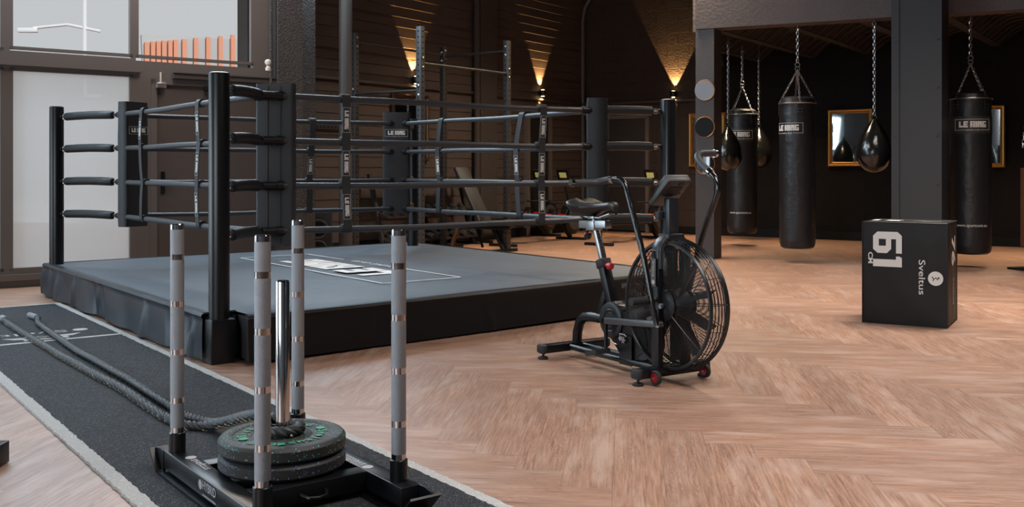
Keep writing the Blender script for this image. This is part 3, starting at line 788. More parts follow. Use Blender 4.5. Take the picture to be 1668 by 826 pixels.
turf_strip(1.02, 2.0, .3, 9.17, .011).build('turf_pile', TURF, tf, smooth=False, world=True)
turf_strip(1.005, 1.062, .3, 9.19, .0135).build('border_line', TURFW, tf, smooth=False, world=True)
turf_strip(1.975, 2.02, .3, 9.19, .0135).build('border_line', TURFW, tf, smooth=False, world=True)
turf_strip(1.06, 1.98, 9.15, 9.19, .0135).build('border_line', TURFW, tf, smooth=False, world=True)
turf_strip(1.06, 1.98, 7.16, 7.205, .0135).build('cross_line', TURFW, tf, smooth=False, world=True)
m = frame_m(tl(1.40, 7.60, .012), tl(-1, 0), tl(0, -1))
if m.col[2][2] < 0: m = frame_m(tl(1.40, 7.60, .012), tl(1, 0), tl(0, -1))
mb = MB(); text(mb, m, 'Sveltus', .10, wide=.62, t=.0015); k_ = len(mb.v); mb.lathe([(.05, 0), (.05, .0015)], (-.40, .045, 0), 20); mb.xf(m, k_)
mb.build('turf_print', TURFW, tf, smooth=False, world=True)
m2 = frame_m(tl(1.52, 7.34, .012), m.col[0].xyz, m.col[1].xyz)
mb = MB(); k_ = len(mb.v); mb.prism([(-.17, -.06), (-.25, -.075), (-.19, 0), (-.14, .02), (-.14, .09), (.14, .09), (.14, .02), (.19, 0), (.25, -.075), (.17, -.06)], 0, .0015); mb.xf(m2, k_)
mb.build('distance_marker', TURFW, tf, smooth=False, world=True)
mb = MB(); text(mb, m2, '5', .085, y=-.035, wide=.10, bold=.03, t=.003); mb.build('marker_number', TURF, tf, smooth=False, world=True)

# ================================================================== push sled
SC = V((-.819, 3.55, 0)); sled = thing('push_sled', 'black push sled with four knurled steel poles on the turf lane', 'sled', tuple(SC), atan2(.8, -.6))
SR = ROOT[sled.name]
def sw(x, y, z): return SR @ V((x, y, z))
PXh, PYh, RT = .40, .243, .098
def rail(y, xa, xb):
    mb = MB()
    mb.beam((xa+.05, y, .066), (xb-.05, y, .066), .074, .066, bev=.004)
    mb.box(((xa+xb)/2, y, .017), (xb-xa-.06, .115, .008)); mb.box(((xa+xb)/2, y, .026), (xb-xa-.1, .02, .02))
    for x, s_ in ((xa+.03, -1), (xb-.03, 1)):                      # upturned skid ends
        mb.beam((x, y, .017), (x+s_*.075, y, .088), .118, .008, up=(-s_, 0, 1))
        for yy in (-.050, .050): mb.prism([(0, 0)]*3, 0, 0) if False else None
        k = len(mb.v); mb.prism([(x-s_*.03, .017), (x+s_*.075, .088), (x+s_*.02, .098), (x-s_*.03, .098)] if s_ > 0 else [(x-s_*.03, .098), (x+s_*.02, .098), (x+s_*.075, .088), (x-s_*.03, .017)], -.004, .004)
        for i in range(k, len(mb.v)): v = mb.v[i]; mb.v[i] = V((v.x, y+.035*(1 if y > 0 else -1)+v.z, v.y))
    return mb.build('side_rail', BLACKM, sled)
rl = rail(PYh, -.53, .50); rr_ = rail(-PYh, -.53, .53)
for x in (-.21, .20):
    cb_ = MB().box((x, 0, .066), (.07, 2*PYh-.074, .064), bev=.003).build('cross_bar', BLACKM, sled)
MB().box((0, 0, .040), (.40, .12, .012)).build('base_plate', BLACKM, sled, smooth=False)
MB().tube([(-.246, -.045, .066), (-.262, -.045, .066), (-.285, -.030, .060), (-.292, 0, .058), (-.285, .030, .060), (-.262, .045, .066), (-.246, .045, .066)], .0065, 8).build('pull_loop', BLACKM, sled)
# uprights: knurled sections between polished bands
def pole_mesh(root, x, y, ztop):
    c = MB().lathe([(.0305, RT-.02), (.0305, RT+.072), (.027, RT+.074)], (x, y, 0), 24).build('pole_socket', BLACKM, root)
    zt = ztop; cuts = [0, .018, .110, .131, .285, .306, .465, .486, .645, .666, .757, zt-RT-.07]
    segs = [(zt-a, zt-b, 1-(i_ % 2)) for i_, (a, b) in enumerate(zip(cuts, cuts[1:]))]
    mb = MB()
    for a, b, k in segs:
        mb.cur = k; r_ = .0249 if k else .0252
        mb.lathe([(r_, b), (r_, a)], (x, y, 0), 28)
    mb.cur = 1; mb.lathe([(.0245, zt-.002), (.022, zt+.003), (0, zt+.003)], (x, y, 0), 28)
    mb.build('pole', [KNURL, CHROME], root)
for x, y in ((-PXh, PYh), (-PXh, -PYh), (PXh, PYh), (PXh, -PYh)): pole_mesh(sled, x, y, .948)
MB().lathe([(.045, .05), (.045, .06), (.0245, .07), (.0245, .752), (.022, .758), (0, .758)], (0, 0, 0), 32).build('weight_post', CHROME, sled)
m = M.Translation((.20, PYh, .0995)) @ M.Rotation(pi, 4, 'Z'); 
lb = MB(); text(lb, m, 'sveltus', .032, x=.02, wide=.15, bold=.01); k_ = len(lb.v); lb.lathe([(.02, 0), (.02, .0012)], (-.085, .012, 0), 18); lb.xf(m, k_)
lb.build('rail_print', mat('grey print', (.35, .35, .36), .5), rl, smooth=False)
m = M.Translation((-.12, -PYh, .0995)); lb = MB(); text(lb, m, 'sveltus', .032, x=.02, wide=.15, bold=.01); k_ = len(lb.v); lb.lathe([(.02, 0), (.02, .0012)], (-.085, .012, 0), 18); lb.xf(m, k_)
lb.build('rail_print', bpy.data.materials['grey print'], rr_, smooth=False)
m = frame_m((-.04, PYh+.0378, .062), (-1, 0, 0), (0, 0, 1)); lb = MB(); text(lb, m, 'HYBRID', .030, wide=.125, bold=.02); [rect(lb, -.062+.0125*q_, -.022, -.062+.0125*q_+.010, -.016, m) for q_ in range(10)]; k_ = len(lb.v); lb.lathe([(.017, 0), (.017, .0012)], (-.085, .010, 0), 18); lb.xf(m, k_)
lb.build('rail_print', bpy.data.materials['grey print'], rl, smooth=False)
# bumper plates
def plate(z, label, m, letters):
    root = thing('bumper_plate', label, 'weight plate', tuple(SC+V((0, 0, z))), atan2(.8, -.6)+.25, 'bumper plates on the sled')
    r_, t = .2225, .0575
    MB().lathe([(.028, 0), (.10, 0), (.19, .0), (.212, .004), (r_, .014), (r_, t-.012), (.214, t-.002), (.205, t), (.178, t), (.172, t-.004), (.168, t-.005), (.112, t-.005), (.106, t-.007), (.102, t-.004), (.050, t-.004), (.045, t-.0015), (.028, t-.0015), (.028, 0)], n=72).build('plate_body', m, root)
    MB().lathe([(.0265, t-.004), (.0265, t+.001), (.044, t+.001), (.046, t-.002), (.0265, t-.004)], n=40).build('steel_hub', STEEL, root)
    if letters:
        GRN = mat('green lettering', (.0, .20, .085), .5)
        def arc(s_, a0, step, h=.032):
            mb = MB()
            for i, ch in enumerate(s_):
                if ch == ' ': continue
                a = a0+i*step; m = M.Translation((.142*cos(a), .142*sin(a), t-.0045)) @ M.Rotation(a-pi/2, 4, 'Z') @ M.Translation((0, -h*.5, 0))
                text(mb, m, ch, h, wide=.010 if ch in 'lI' else .026, bold=.03, t=.003)
            mb.build('raised_lettering', GRN, root, smooth=False)
        arc('Sveltus', R(236), R(-13.5)); arc('10', R(140), R(-12)); arc('KG', R(110), R(-12)); arc('Sveltus', R(56), R(-13.5)); arc('10', R(-40), R(-12)); arc('KG', R(-70), R(-12))
        for a in (R(251), R(71)):
            MB().lathe([(.017, t-.003), (.017, t-.001), (0, t-.001)], (.142*cos(a), .142*sin(a), 0), 18).build('raised_emblem', GRN, root, smooth=False)
plate(.0985, 'lower black bumper plate with blue flecks, at the bottom of the sled stack', fleck_mat('rubber with blue flecks', (.20, .30, .62, 1)), False)
plate(.157, 'upper black bumper plate with green lettering, on top of the sled stack', fleck_mat('rubber with green flecks', (.10, .55, .38, 1)), True)
# battle rope: one rope doubled, its middle looped round the sled post
def smooth_path(P, step=.012):
    out = []; n = len(P)
    for i in range(n-1):
        p0, p1, p2, p3 = P[max(0, i-1)], P[i], P[i+1], P[min(n-1, i+2)]; k = max(2, int((p2-p1).length/step))
        for j in range(k):
            t = j/k; out.append(.5*((2*p1)+(p2-p0)*t+(2*p0-5*p1+4*p2-p3)*t*t+(3*p1-3*p2+p3-p0)*t**3))
    out.append(P[-1]); return out
zr = .033
A = [floor_pt(*p, zr) for p in ((4, 517.6), (11, 524.5), (36, 541), (73, 562.6), (98, 578), (127, 593.5), (154, 609), (200, 633), (240, 660), (272, 680), (300, 691), (330, 694))]
B = [floor_pt(*p, zr) for p in ((49, 513.6), (61, 518), (63, 526), (82, 541), (102, 555), (127, 572.5), (154, 587), (182, 603), (209, 618), (240, 638), (275, 660), (304, 678), (337, 687))]
zt = .232
lift = lambda px, py, z: floor_pt(px, py, z)
A += [lift(362, 690, .06), lift(385, 683, .13), lift(405, 677, .20), lift(425, 678, zt)]
B += [lift(358, 688, .070), lift(385, 681, .13), lift(408, 676, .20)]; B += [SC+V((-.115, .165, zt+.006))]
loop = [SC+V((.062*cos(a), .062*sin(a), zt+.0)) for a in [R(x) for x in (165, 200, 235, 270, 305, 340, 15, 50, 80)]]
path = smooth_path(A+loop+list(reversed(B)))
mb = MB(); ln = 0; rr0 = .0115; prevt = None; up = V((0, 0, 1)); frames = []
for i, p in enumerate(path):
    t = (path[min(i+1, len(path)-1)]-path[max(i-1, 0)]).normalized(); u = (up-t*up.dot(t)).normalized(); w2 = t.cross(u)
    if i: ln += (p-path[i-1]).length
    frames.append((p, u, w2, ln))
for s3 in range(3):
    pts = []
    for p, u, w2, l in frames:
        a = l*2*pi/.085+s3*2*pi/3; pts.append(p+(u*cos(a)+w2*sin(a))*.0098)
    mb.tube(pts, rr0, 7)
mb.cur = 1
pts = []
for p, u, w2, l in frames:
    ph = (l/.085) % 1; a = l*2*pi/.085+.55
    pts.append((p+(u*cos(a)+w2*sin(a))*.0205, ph))
seg = []
for q_, ph in pts:
    if ph < .55: seg.append(q_)
    else:
        if len(seg) > 2: mb.tube(seg[len(seg)//3:len(seg)//3+3], .0042, 4)
        seg = []
rp = mb.build('battle_rope', [mat('black nylon rope', (.022, .023, .026), .55, bump=.5, bscale=250), mat('gold tracer', (.62, .50, .30), .5)])
tag(rp, 'black battle rope doubled along the turf and looped round the sled post', 'rope')
for i, (pp, nm) in enumerate(((path[0], path[14]), (path[-1], path[-15]))):
    ch = MB().tube([pp+(pp-nm).normalized()*.02, pp, nm], [.021, .0225, .0225], 14).build('rope_grip', mat('pale rope sleeve', (.18, .19, .20), .5), None)
    ch.parent = rp

# ================================================================== air bike
BO = V((.872, 5.445, 0)); bike = thing('air_bike', 'black air bike with a caged fan wheel, standing on the wood floor by the ring', 'exercise bike', tuple(BO), atan2(-.841, .541))
BB = lambda n, mb, m=BLACKM, p=bike, **k: mb.build(n, m, p, **k)
# base
fs = BB('front_stabilizer', MB().beam((0, -.235, .062), (0, .235, .062), .075, .05, bev=.012))
rs = BB('rear_stabilizer', MB().beam((-.895, -.235, .062), (-.895, .235, .062), .07, .05, bev=.012))
for st_, x in ((fs, 0), (rs, -.895)):
    for y in (-1, 1):
        BB('end_cap', MB().beam((x, y*.228, .062), (x, y*.262, .062), .08, .055, bev=.016), RUBBER, st_)
        mb = MB(); mb.cyl((x, y*.235, .014), (x, y*.235, .04), .007, 8); mb.lathe([(.030, 0), (.031, .004), (.031, .012), (.02, .017), (0, .017)], (x, y*.235, 0), 20); BB('levelling_foot', mb, RUBBER, st_)
for y in (-.165, .19):
    wq = BB('transport_wheel', MB().lathe([(.016, -.011), (.034, -.012), (.039, -.008), (.039, .008), (.034, .012), (.016, .011)], (.062, y, .045), 24, 'Y'), RUBBER, fs)
    BB('wheel_hub', MB().lathe([(0, -.0135), (.024, -.0135), (.024, .0135), (0, .0135)], (.062, y, .045), 20, 'Y'), RED, wq)
    BB('wheel_bolt', MB().cyl((.062, y-.018, .045), (.062, y+.018, .045), .007, 8), STEEL, wq)
for y in (-.05, .05): BB('base_rail', MB().tube([(-.88, y, .062), (-.02, y, .062)], .019, 12))
mb = MB(); mb.tube([(-.87, 0, .06), (-.86, 0, .15), (-.835, 0, .215), (-.79, 0, .250), (-.72, 0, .262), (-.60, 0, .265)], .030, 14); BB('rear_strut', mb)
# seat tube, post, slider, saddle
BB('seat_tube', MB().beam((-.475, 0, .26), (-.60, 0, .60), .062, .052, bev=.008))
BB('seat_brace', MB().beam((-.66, 0, .24), (-.55, 0, .47), .03, .04, bev=.006))
BB('tube_collar', MB().beam((-.589, 0, .570), (-.608, 0, .622), .075, .066, bev=.01), RUBBER)
pst = MB(); pst.beam((-.59, 0, .58), (-.690, 0, .845), .042, .030, bev=.008)
sp = BB('seat_post', pst, mat('brushed aluminium', (.42, .43, .44), .3, metal=1))
mb = MB()
for k in range(12): 
    t = .06+k*.07; p = V((-.59, 0, .58)).lerp(V((-.69, 0, .845)), t); mb.box(p+V((.014, -.0, .005)), (.006, .012, .008), rot=M.Rotation(R(-20), 3, 'Y'))
BB('adjustment_holes', mb, RUBBER, sp, smooth=False)
kb = MB(); kb.cyl((-.575, -.01, .59), (-.515, -.02, .585), .012, 10); kb.lathe([(0, 0), (.014, 0), (.022, .006), (.022, .030), (.017, .036), (0, .036)], (-.535, -.016, .586), 16, 'X'); kn = BB('seat_knob', kb, RED)
BB('slider_rail', MB().beam((-.815, 0, .820), (-.555, 0, .830), .05, .046, bev=.003), bpy.data.materials['brushed aluminium'])
BB('slider_carriage', MB().beam((-.735, 0, .815), (-.655, 0, .82), .066, .058, bev=.004), bpy.data.materials['brushed aluminium'])
kb = MB(); kb.cyl((-.755, 0, .765), (-.755, 0, .81), .008, 8); kb.lathe([(0, -.028), (.016, -.022), (.024, -.008), (.024, .006), (.015, .016), (0, .018)], (-.755, 0, .755), 16); BB('slider_knob', kb, GLOSSB)
BB('knob_ring', MB().lathe([(.0245, .765), (.0215, .771), (.012, .774)], (-.755, 0, 0), 16), RED)
def saddle():
    NU, NV = 28, 20; mb = MB(); g_ = []
    for i in range(NU+1):
        t = i/NU; x = -.865+.385*t
        wd = .105*(1-((t-.25)/.27)**2*.12) if t < .5 else None
        wd = .092*math.exp(-((t-.24)/.28)**2)+.046*(1 if t < .93 else max(.2, (1-t)/.07)**.5)
        if t < .16: wd *= max(.04, 1-(1-t/.16)**2)**.5
        zt = .935+.022*math.exp(-((t-.13)/.14)**2)-.006*sin(pi*t)+.012*t-(.03*((t-.93)/.07)**2 if t > .93 else 0)-(.030*(1-t/.14)**2 if t < .14 else 0)
        th = .042*math.exp(-((t-.28)/.3)**2)+.026
        r_ = []
        for k in range(NV):
            a = 2*pi*k/NV; c_, s_ = cos(a), sin(a)
            y = wd*math.copysign(abs(c_)**.85, c_); z = zt + (s_*.022 if s_ > 0 else s_*th)
            if s_ > 0: z -= .014*math.exp(-(y/.018)**2)*(1 if t < .55 else max(0, 1-(t-.55)*4)); z += .007*math.exp(-((abs(y)-.05)/.04)**2)*math.exp(-((t-.2)/.18)**2)
            r_.append(len(mb.v)); mb.v.append(V((x, y, z)))
        g_.append(r_)
    for i in range(NU):
        for k in range(NV): mb.face((g_[i][k], g_[i][(k+1) % NV], g_[i+1][(k+1) % NV], g_[i+1][k]))
    mb.face(list(reversed(g_[0]))); mb.face(g_[-1]); return mb
sd = saddle().build('saddle', mat('black saddle vinyl', (.010, .011, .012), .42, bump=.15, bscale=30), bike)
mb = MB()
for y in (-.02, .02): mb.tube([(-.80, y*1.6, .885), (-.74, y, .868), (-.62, y, .868), (-.53, y*.5, .895)], .005, 6)
mb.box((-.69, 0, .866), (.06, .06, .02), bev=.004); mb.cyl((-.69, 0, .835), (-.69, 0, .875), .014, 10); BB('saddle_rails', mb, STEEL, sd)
# drive housing, crank, pedals
mb = MB(); rot = M.Rotation(-pi/2, 3, 'X')
def xzprism(poly, y0, y1):
    m_ = MB(); m_.prism(poly, y0, y1)
    for i, v in enumerate(m_.v): m_.v[i] = V((v.x, v.z, v.y))
    m_.f = [tuple(reversed(f)) for f in m_.f]; return m_
CK = V((-.457, 0, .278))
poly = [(CK.x+.108*cos(R(a)), CK.z+.108*sin(R(a))) for a in range(60, 275, 12)] + [(-.36, .075), (-.26, .075), (-.14, .16), (-.16, .26), (-.30, .37)]
BB('drive_housing', xzprism(poly, -.050, .050))
dc = BB('crank_cover', MB().lathe([(.045, -.066), (.052, -.060), (.062, -.057), (.066, -.063), (.092, -.066), (.104, -.060), (.108, -.048), (.108, .048), (.10, .062), (0, .064)], (CK.x, 0, CK.z), 48, 'Y'), mat('dark grey housing', (.010, .011, .013), .4, spec=.4))
BB('cover_ring', MB().lathe([(.058, -.0645), (.062, -.068), (.066, -.0645)], (CK.x, 0, CK.z), 40, 'Y'), bpy.data.materials['dark grey housing'], dc)
for sg in (-1, 1):
    y = sg*.085; dz = -.175 if sg < 0 else .178; dx = .015 if sg < 0 else -.06
    mb = MB(); mb.cyl((CK.x, sg*.04, CK.z), (CK.x, sg*.105, CK.z), .018, 14); mb.tube([(CK.x, y+sg*.012, CK.z), (CK.x+dx*.5, y+sg*.016, CK.z+dz*.5), (CK.x+dx, y+sg*.02, CK.z+dz)], [.015, .011, .013], 10)
    ck = BB('crank_arm', mb)
    BB('crank_cap', MB().lathe([(.02, 0), (.02, .006), (.012, .01), (0, .01)], (CK.x, sg*.105-(.0 if sg > 0 else .01), CK.z), 14, 'Y'), CHROME, ck)
    px, pz = CK.x+dx, CK.z+dz; tl_ = R(-14) if sg < 0 else R(0); ry = M.Rotation(tl_, 3, 'Y'); yc = sg*.165
    mb = MB(); c0 = V((px, yc, pz))
    mb.cyl((px, sg*.10, pz), (px, sg*.215, pz), .009, 8)
    for q_, s_ in (((.048, 0, 0), (.014, .10, .024)), ((-.048, 0, 0), (.014, .10, .024)), ((0, .046, 0), (.10, .014, .024)), ((0, -.046, 0), (.10, .014, .024)), ((0, 0, 0), (.10, .02, .02))):
        mb.box(c0+ry @ V(q_), s_, rot=ry)
    for k in range(7):
        for x_ in (.048, -.048): mb.box(c0+ry @ V((x_, -.045+.015*k, .014)), (.010, .006, .008), rot=ry)
    BB('pedal', mb, RUBBER if sg < 0 else mat('worn pedal', (.06, .055, .055), .4, metal=.6), ck)
# struts, arch over the fan, console post
for sg in (-1, 1): BB('fan_upright', MB().beam((0, sg*.10, .07), (0, sg*.10, .72), .036, .058, bev=.005))
arc = [(0, -.10, .62)]+[(0, -.10*cos(R(a)), .705+.088*sin(R(a))) for a in range(0, 181, 15)]+[(0, .10, .62)]
ar = MB()
for a, b in zip(arc, arc[1:]): ar.beam(a, V(b)+(V(b)-V(a)).normalized()*.004, .066, .012, up=(1, 0, 0)) if False else None
mbA = MB(); b0 = 0
for i, p in enumerate(arc):
    p = V(p); t = (V(arc[min(i+1, len(arc)-1)])-V(arc[max(i-1, 0)])).normalized(); nn = t.cross(V((1, 0, 0))).normalized()
    for ux, uo in ((-.036, -.012), (.036, -.012), (.036, .010), (.026, .016), (-.026, .016), (-.036, .010)): mbA.v.append(p+V((1, 0, 0))*ux-nn*uo)
for i in range(len(arc)-1):
    for k in range(6): mbA.face((6*i+k, 6*i+(k+1) % 6, 6*i+6+(k+1) % 6, 6*i+6+k))
mbA.face([5, 4, 3, 2, 1, 0]); mbA.face([6*(len(arc)-1)+k for k in range(6)])
ah = BB('arch_bracket', mbA, mat('satin dark arch', (.026, .028, .031), .35))
m = frame_m((.002, -.130, .60), (0, 0, 1), (-1, 0, 0))
lb = MB(); rect(lb, -.075, -.018, .075, .018, m, .001); BB('arch_label', lb, mat('grey label', (.13, .135, .14), .5), ah, smooth=False)
lb = MB(); m = m @ M.Translation((0, 0, .0015)); text(lb, m, 'Sveltus', .020, x=.02, y=-.008, wide=.085); k_ = len(lb.v); lb.lathe([(.012, 0), (.012, .001)], (-.052, 0, 0), 18); lb.xf(m, k_); BB('label_print', lb, WHITE, ah, smooth=False)
mb = MB(); mb.beam((0, 0, .77), (0, 0, 1.0), .07, .045, bev=.006); mb.box((0, 0, .79), (.09, .12, .03), bev=.008)
cp = BB('console_post', mb, mat('blue black post', (.012, .014, .018), .35))
BB('bottle_bracket', MB().box((-.05, -.035, .905), (.03, .05, .04), bev=.003), bpy.data.materials['satin dark arch'], cp)
# console: tilted slab seen from below
ct = M.Rotation(R(-43), 3, 'Y'); cc = V((-.01, 0, 1.035))
mb = MB(); mb.box(cc, (.205, .17, .030), rot=ct, bev=.006); mb.box(cc+ct @ V((.065, 0, .020)), (.075, .17, .03), rot=ct, bev=.008)
cs = BB('console', mb, mat('grey console back', (.030, .029, .029), .45))
BB('console_face', MB().box(cc+ct @ V((-.005, 0, .030)), (.12, .14, .012), rot=ct, bev=.004), BLACKM, cs)
BB('mount_plate', MB().box(cc+ct @ V((.02, 0, -.016)), (.07, .09, .006), rot=ct), RUBBER, cs); mb = MB()
for x, y in ((.09, .08), (.09, -.08), (-.09, .08), (-.09, -.08), (.0, .06), (.0, -.06)): mb.cyl(cc+ct @ V((x, y, -.017)), cc+ct @ V((x, y, -.010)), .005, 8)
BB('console_fixings', mb, RUBBER, cs); BB('battery_cover', MB().box(cc+ct @ V((.08, .02, -.016)), (.022, .035, .006), rot=ct), RUBBER, cs)
# levers
def lever(sg, pts, grip, ends):
    a = BB('lever_arm', MB().tube(smooth_path([V(p) for p in pts], .02), .0165, 12), GLOSSB)
    g_ = BB('hand_grip', MB().tube(smooth_path([V(p) for p in grip], .015), .0205, 14), mat('grey foam grip', (.035, .037, .042), .5), a)
    d = (V(grip[1])-V(grip[0])).normalized(); BB('grip_collar', MB().cyl(V(grip[0])-d*.006, V(grip[0])+d*.014, .0235, 16), CHROME, a)
    d = (V(grip[-1])-V(grip[-2])).normalized(); BB('grip_cap', MB().cyl(V(grip[-1])-d*.014, V(grip[-1])+d*.006, .0225, 16), CHROME, a)
    return a
lever(-1, [(.055, -.15, .32), (.02, -.16, .46), (-.037, -.165, .679), (-.11, -.168, .88), (-.165, -.17, 1.02), (-.19, -.17, 1.075), (-.235, -.172, 1.103), (-.29, -.18, 1.102)],
      [(-.29, -.18, 1.102), (-.345, -.20, 1.092), (-.38, -.235, 1.082), (-.392, -.30, 1.080), (-.398, -.385, 1.081)], 0)
lever(1, [(-.10, .15, .30), (-.04, .16, .46), (.03, .17, .70), (.10, .17, .87), (.165, .17, .99), (.183, .17, 1.055), (.165, .172, 1.105), (.115, .18, 1.14)],
      [(.115, .18, 1.14), (.05, .185, 1.18), (.0, .195, 1.222), (-.012, .225, 1.244), (-.02, .28, 1.248), (-.031, .36, 1.248)], 0)
BB('lever_axle', MB().cyl((0, -.18, .452), (0, .18, .452), .014, 12), STEEL)
for sg in (-1, 1): BB('foot_peg', MB().cyl((0, sg*.17, .452), (0, sg*.285, .452), .021, 18), RUBBER)
BB('connecting_rod', MB().beam((-.43, -.118, .283), (.05, -.135, .326), .030, .036, bev=.006), mat('satin steel rod', (.10, .10, .105), .35, metal=.7))
BB('connecting_rod', MB().beam((-.50, .118, .43), (-.06, .135, .33), .030, .036, bev=.006), bpy.data.materials['satin steel rod'])
BB('upper_stay', MB().tube([(-.40, -.03, .335), (-.10, -.07, .43)], .018, 10))
mb = MB(); mb.cyl((.055, -.150, .326), (.055, -.118, .326), .017, 12); BB('rod_joint', mb, STEEL)
BB('guard_plate', MB().box((-.315, -.062, .125), (.11, .006, .17)), BLACKM)
mb = MB(); mb.tube([(-.36, -.068, .175), (-.355, -.075, .215), (-.31, -.075, .215), (-.30, -.07, .205)], .003, 6); mb.lathe([(0, 0), (.013, 0), (.013, .012), (0, .012)], (-.345, -.08, .19), 12, 'Y')
for a in range(0, 180, 60): mb.beam((-.315-.02*cos(R(a)), -.08, .185-.02*sin(R(a))), (-.315+.02*cos(R(a)), -.08, .185+.02*sin(R(a))), .008, .007)
BB('tension_screw', mb, STEEL)
BB('cable', MB().tube(smooth_path([V(p) for p in ((-.45, -.068, .165), (-.42, -.07, .155), (-.38, -.07, .15), (-.345, -.072, .185))], .01), .0025, 5), STEEL)
BB('idler_cover', MB().lathe([(0, -.045), (.10, -.045), (.115, -.03), (.115, .03), (0, .035)], (-.20, 0, .185), 36, 'Y'), mat('black plastic', (.013, .013, .014), .5))
# fan
FC = V((.032, 0, .42)); RO = .365
fan = BB('fan_cage', MB()) if False else None
mb = MB()
for sg in (-1, 1):
    for i in range(34):
        r_ = .095+.235*i/33; mb.ring(FC+V((0, sg*(.080-.016*(r_/.33)**2), 0)), r_, .0016, (0, 1, 0), 56, 4)
    for r_, y_, t_ in ((.338, .060, .0115), (.353, .045, .003), (.361, .028, .003), (.365, .010, .003)): mb.ring(FC+V((0, sg*y_, 0)), r_, t_, (0, 1, 0), 64, 6)
    for k in range(16):
        a = 2*pi*k/16+.1; c_, s_ = cos(a), sin(a)
        pr = [(.06, .083), (.15, .078), (.25, .070), (.33, .062), (.352, .046), (.362, .026), (.366, 0)]
        mb.tube([FC+V((r_*c_, sg*y_, r_*s_)) for r_, y_ in pr], .0022, 5)
cage = BB('fan_cage', mb, mat('black wire', (.014, .014, .015), .3, metal=.3))
BB('cage_hub', MB().lathe([(0, -.092), (.07, -.090), (.084, -.082), (.084, -.076), (0, -.076)], FC, 40, 'Y'), bpy.data.materials['dark grey housing'], cage)
BB('cage_hub', MB().lathe([(0, .092), (.07, .090), (.084, .082), (.084, .076), (0, .076)], FC, 40, 'Y'), bpy.data.materials['dark grey housing'], cage)
fw = BB('fan_wheel', MB().lathe([(0, -.055), (.075, -.055), (.085, -.045), (.085, .045), (.075, .055), (0, .055)], FC, 36, 'Y'), bpy.data.materials['black plastic'])
for k in range(10):
    a = 2*pi*k/10+R(18); m_ = M.Rotation(-a, 3, 'Y')
    mb = MB(); mb.box(FC+m_ @ V((.197, 0, 0)), (.21, .058, .006), rot=m_ @ M.Rotation(R(28), 3, 'X')); mb.box(FC+m_ @ V((.10, 0, 0)), (.04, .05, .014), rot=m_ @ M.Rotation(R(28), 3, 'X'))
    BB('fan_blade', mb, bpy.data.materials['black plastic'], fw, smooth=False)
mb = MB(); mb.cyl((FC.x, -.115, FC.z), (FC.x, .115, FC.z), .010, 10); mb.lathe([(0, -.008), (.017, -.008), (.017, .008), (0, .008)], (FC.x, -.105, FC.z), 6, 'Y'); mb.box((FC.x, -.112, FC.z), (.05, .008, .016))
BB('fan_axle', mb, STEEL)

# ================================================================== soft plyometric box
bx0, bx1, bx2 = floor_pt(1405, 525), floor_pt(1543, 535.5), floor_pt(1556, 527)
xd_ = (bx1-bx0).normalized(); wdx = (bx1-bx0).length; nd = V((-xd_.y, xd_.x, 0)); dp = .50
pb = thing('plyometric_box', 'black soft plyometric box with a large white 61 on its front', 'plyo box', tuple(bx0+xd_*wdx/2+nd*dp/2), atan2(xd_.y, xd_.x))
hb = .762
mb = MB(); N_ = 14
def face_grid(o, a, b, n_):
    rows = []
    for i in range(N_+1):
        r_ = []
        for j in range(N_+1):
            s, t = i/N_, j/N_; e_ = min(s, 1-s, t, 1-t); bul = .006*min(1, e_*6)+.003*sin(11*s+7*t)*min(1, e_*5)
            r_.append(o+a*s+b*t+n_*bul)
        rows.append(r_)
    g_ = rows_grid(rows); k = len(mb.v); mb.v += g_.v; 
    for f_ in g_.f: mb.face([k+i for i in f_])
X, Y, Z = V((wdx, 0, 0)), V((0, dp, 0)), V((0, 0, hb)); o = V((-wdx/2, -dp/2, 0))
face_grid(o, X, Z, V((0, -1, 0))); face_grid(o+Y, Z, X, V((0, 1, 0))); face_grid(o, Z, Y, V((-1, 0, 0))); face_grid(o+X, Y, Z, V((1, 0, 0))); face_grid(o+Z, X, Y, V((0, 0, 1))); face_grid(o, Y, X, V((0, 0, 0)))
BB('box_cover', mb, mat('black pvc cover', (.006, .0055, .0056), .5, spec=.3, bump=.35, bscale=7, bdist=.012), pb)
mb = MB(); e = []
for a, b in ((o, o+X), (o+Y, o+X+Y), (o, o+Y), (o+X, o+X+Y)):
    for z in (.004, hb): mb.tube([a+V((0, 0, z)), b+V((0, 0, z))], .004, 6)
for a in (o, o+X, o+Y, o+X+Y): mb.tube([a, a+Z], .005, 6)
BB('piping', mb, BLACKM, pb)
fx = lambda px: (px-1405)/138*wdx-wdx/2
fz = lambda py: (1-(py-364)/165)*hb
def fm(px, py, xdir, ydir, ox=0): return frame_m((fx(px), -dp/2-.0085, fz(py)), xdir, ydir)
m = fm(1447, 379, (0, 0, -1), (1, 0, 0)); mb = MB()
six = [[(.18, 1), (1, 1), (1, .80), (.34, .80), (.34, .5), (0, .5), (0, .85)], [(0, .5), (.34, .5), (.34, .2), (.2, 0), (0, .15)], [(.2, 0), (.34, .2), (.66, .2), (.82, 0)],
       [(.82, 0), (.66, .2), (.66, .45), (.8, .63), (1, .48), (1, .16)], [(.34, .63), (.8, .63), (.66, .45), (.34, .45)]]
for pl_ in six: mb.prism([(x*.16, (y-.5)*.205) for x, y in reversed(pl_)], 0, .0012)
mb.xf(m); BB('box_number', mb, WHITE, pb, smooth=False)
mb = MB(); mb.prism([(.183+x*.08, (y-.5)*.205) for x, y in [(.30, 0), (.98, 0), (.98, 1), (.12, 1), (0, .92), (0, .80), (.30, .80)]], 0, .0012); mb.xf(m); BB('box_number', mb, WHITE, pb, smooth=False)
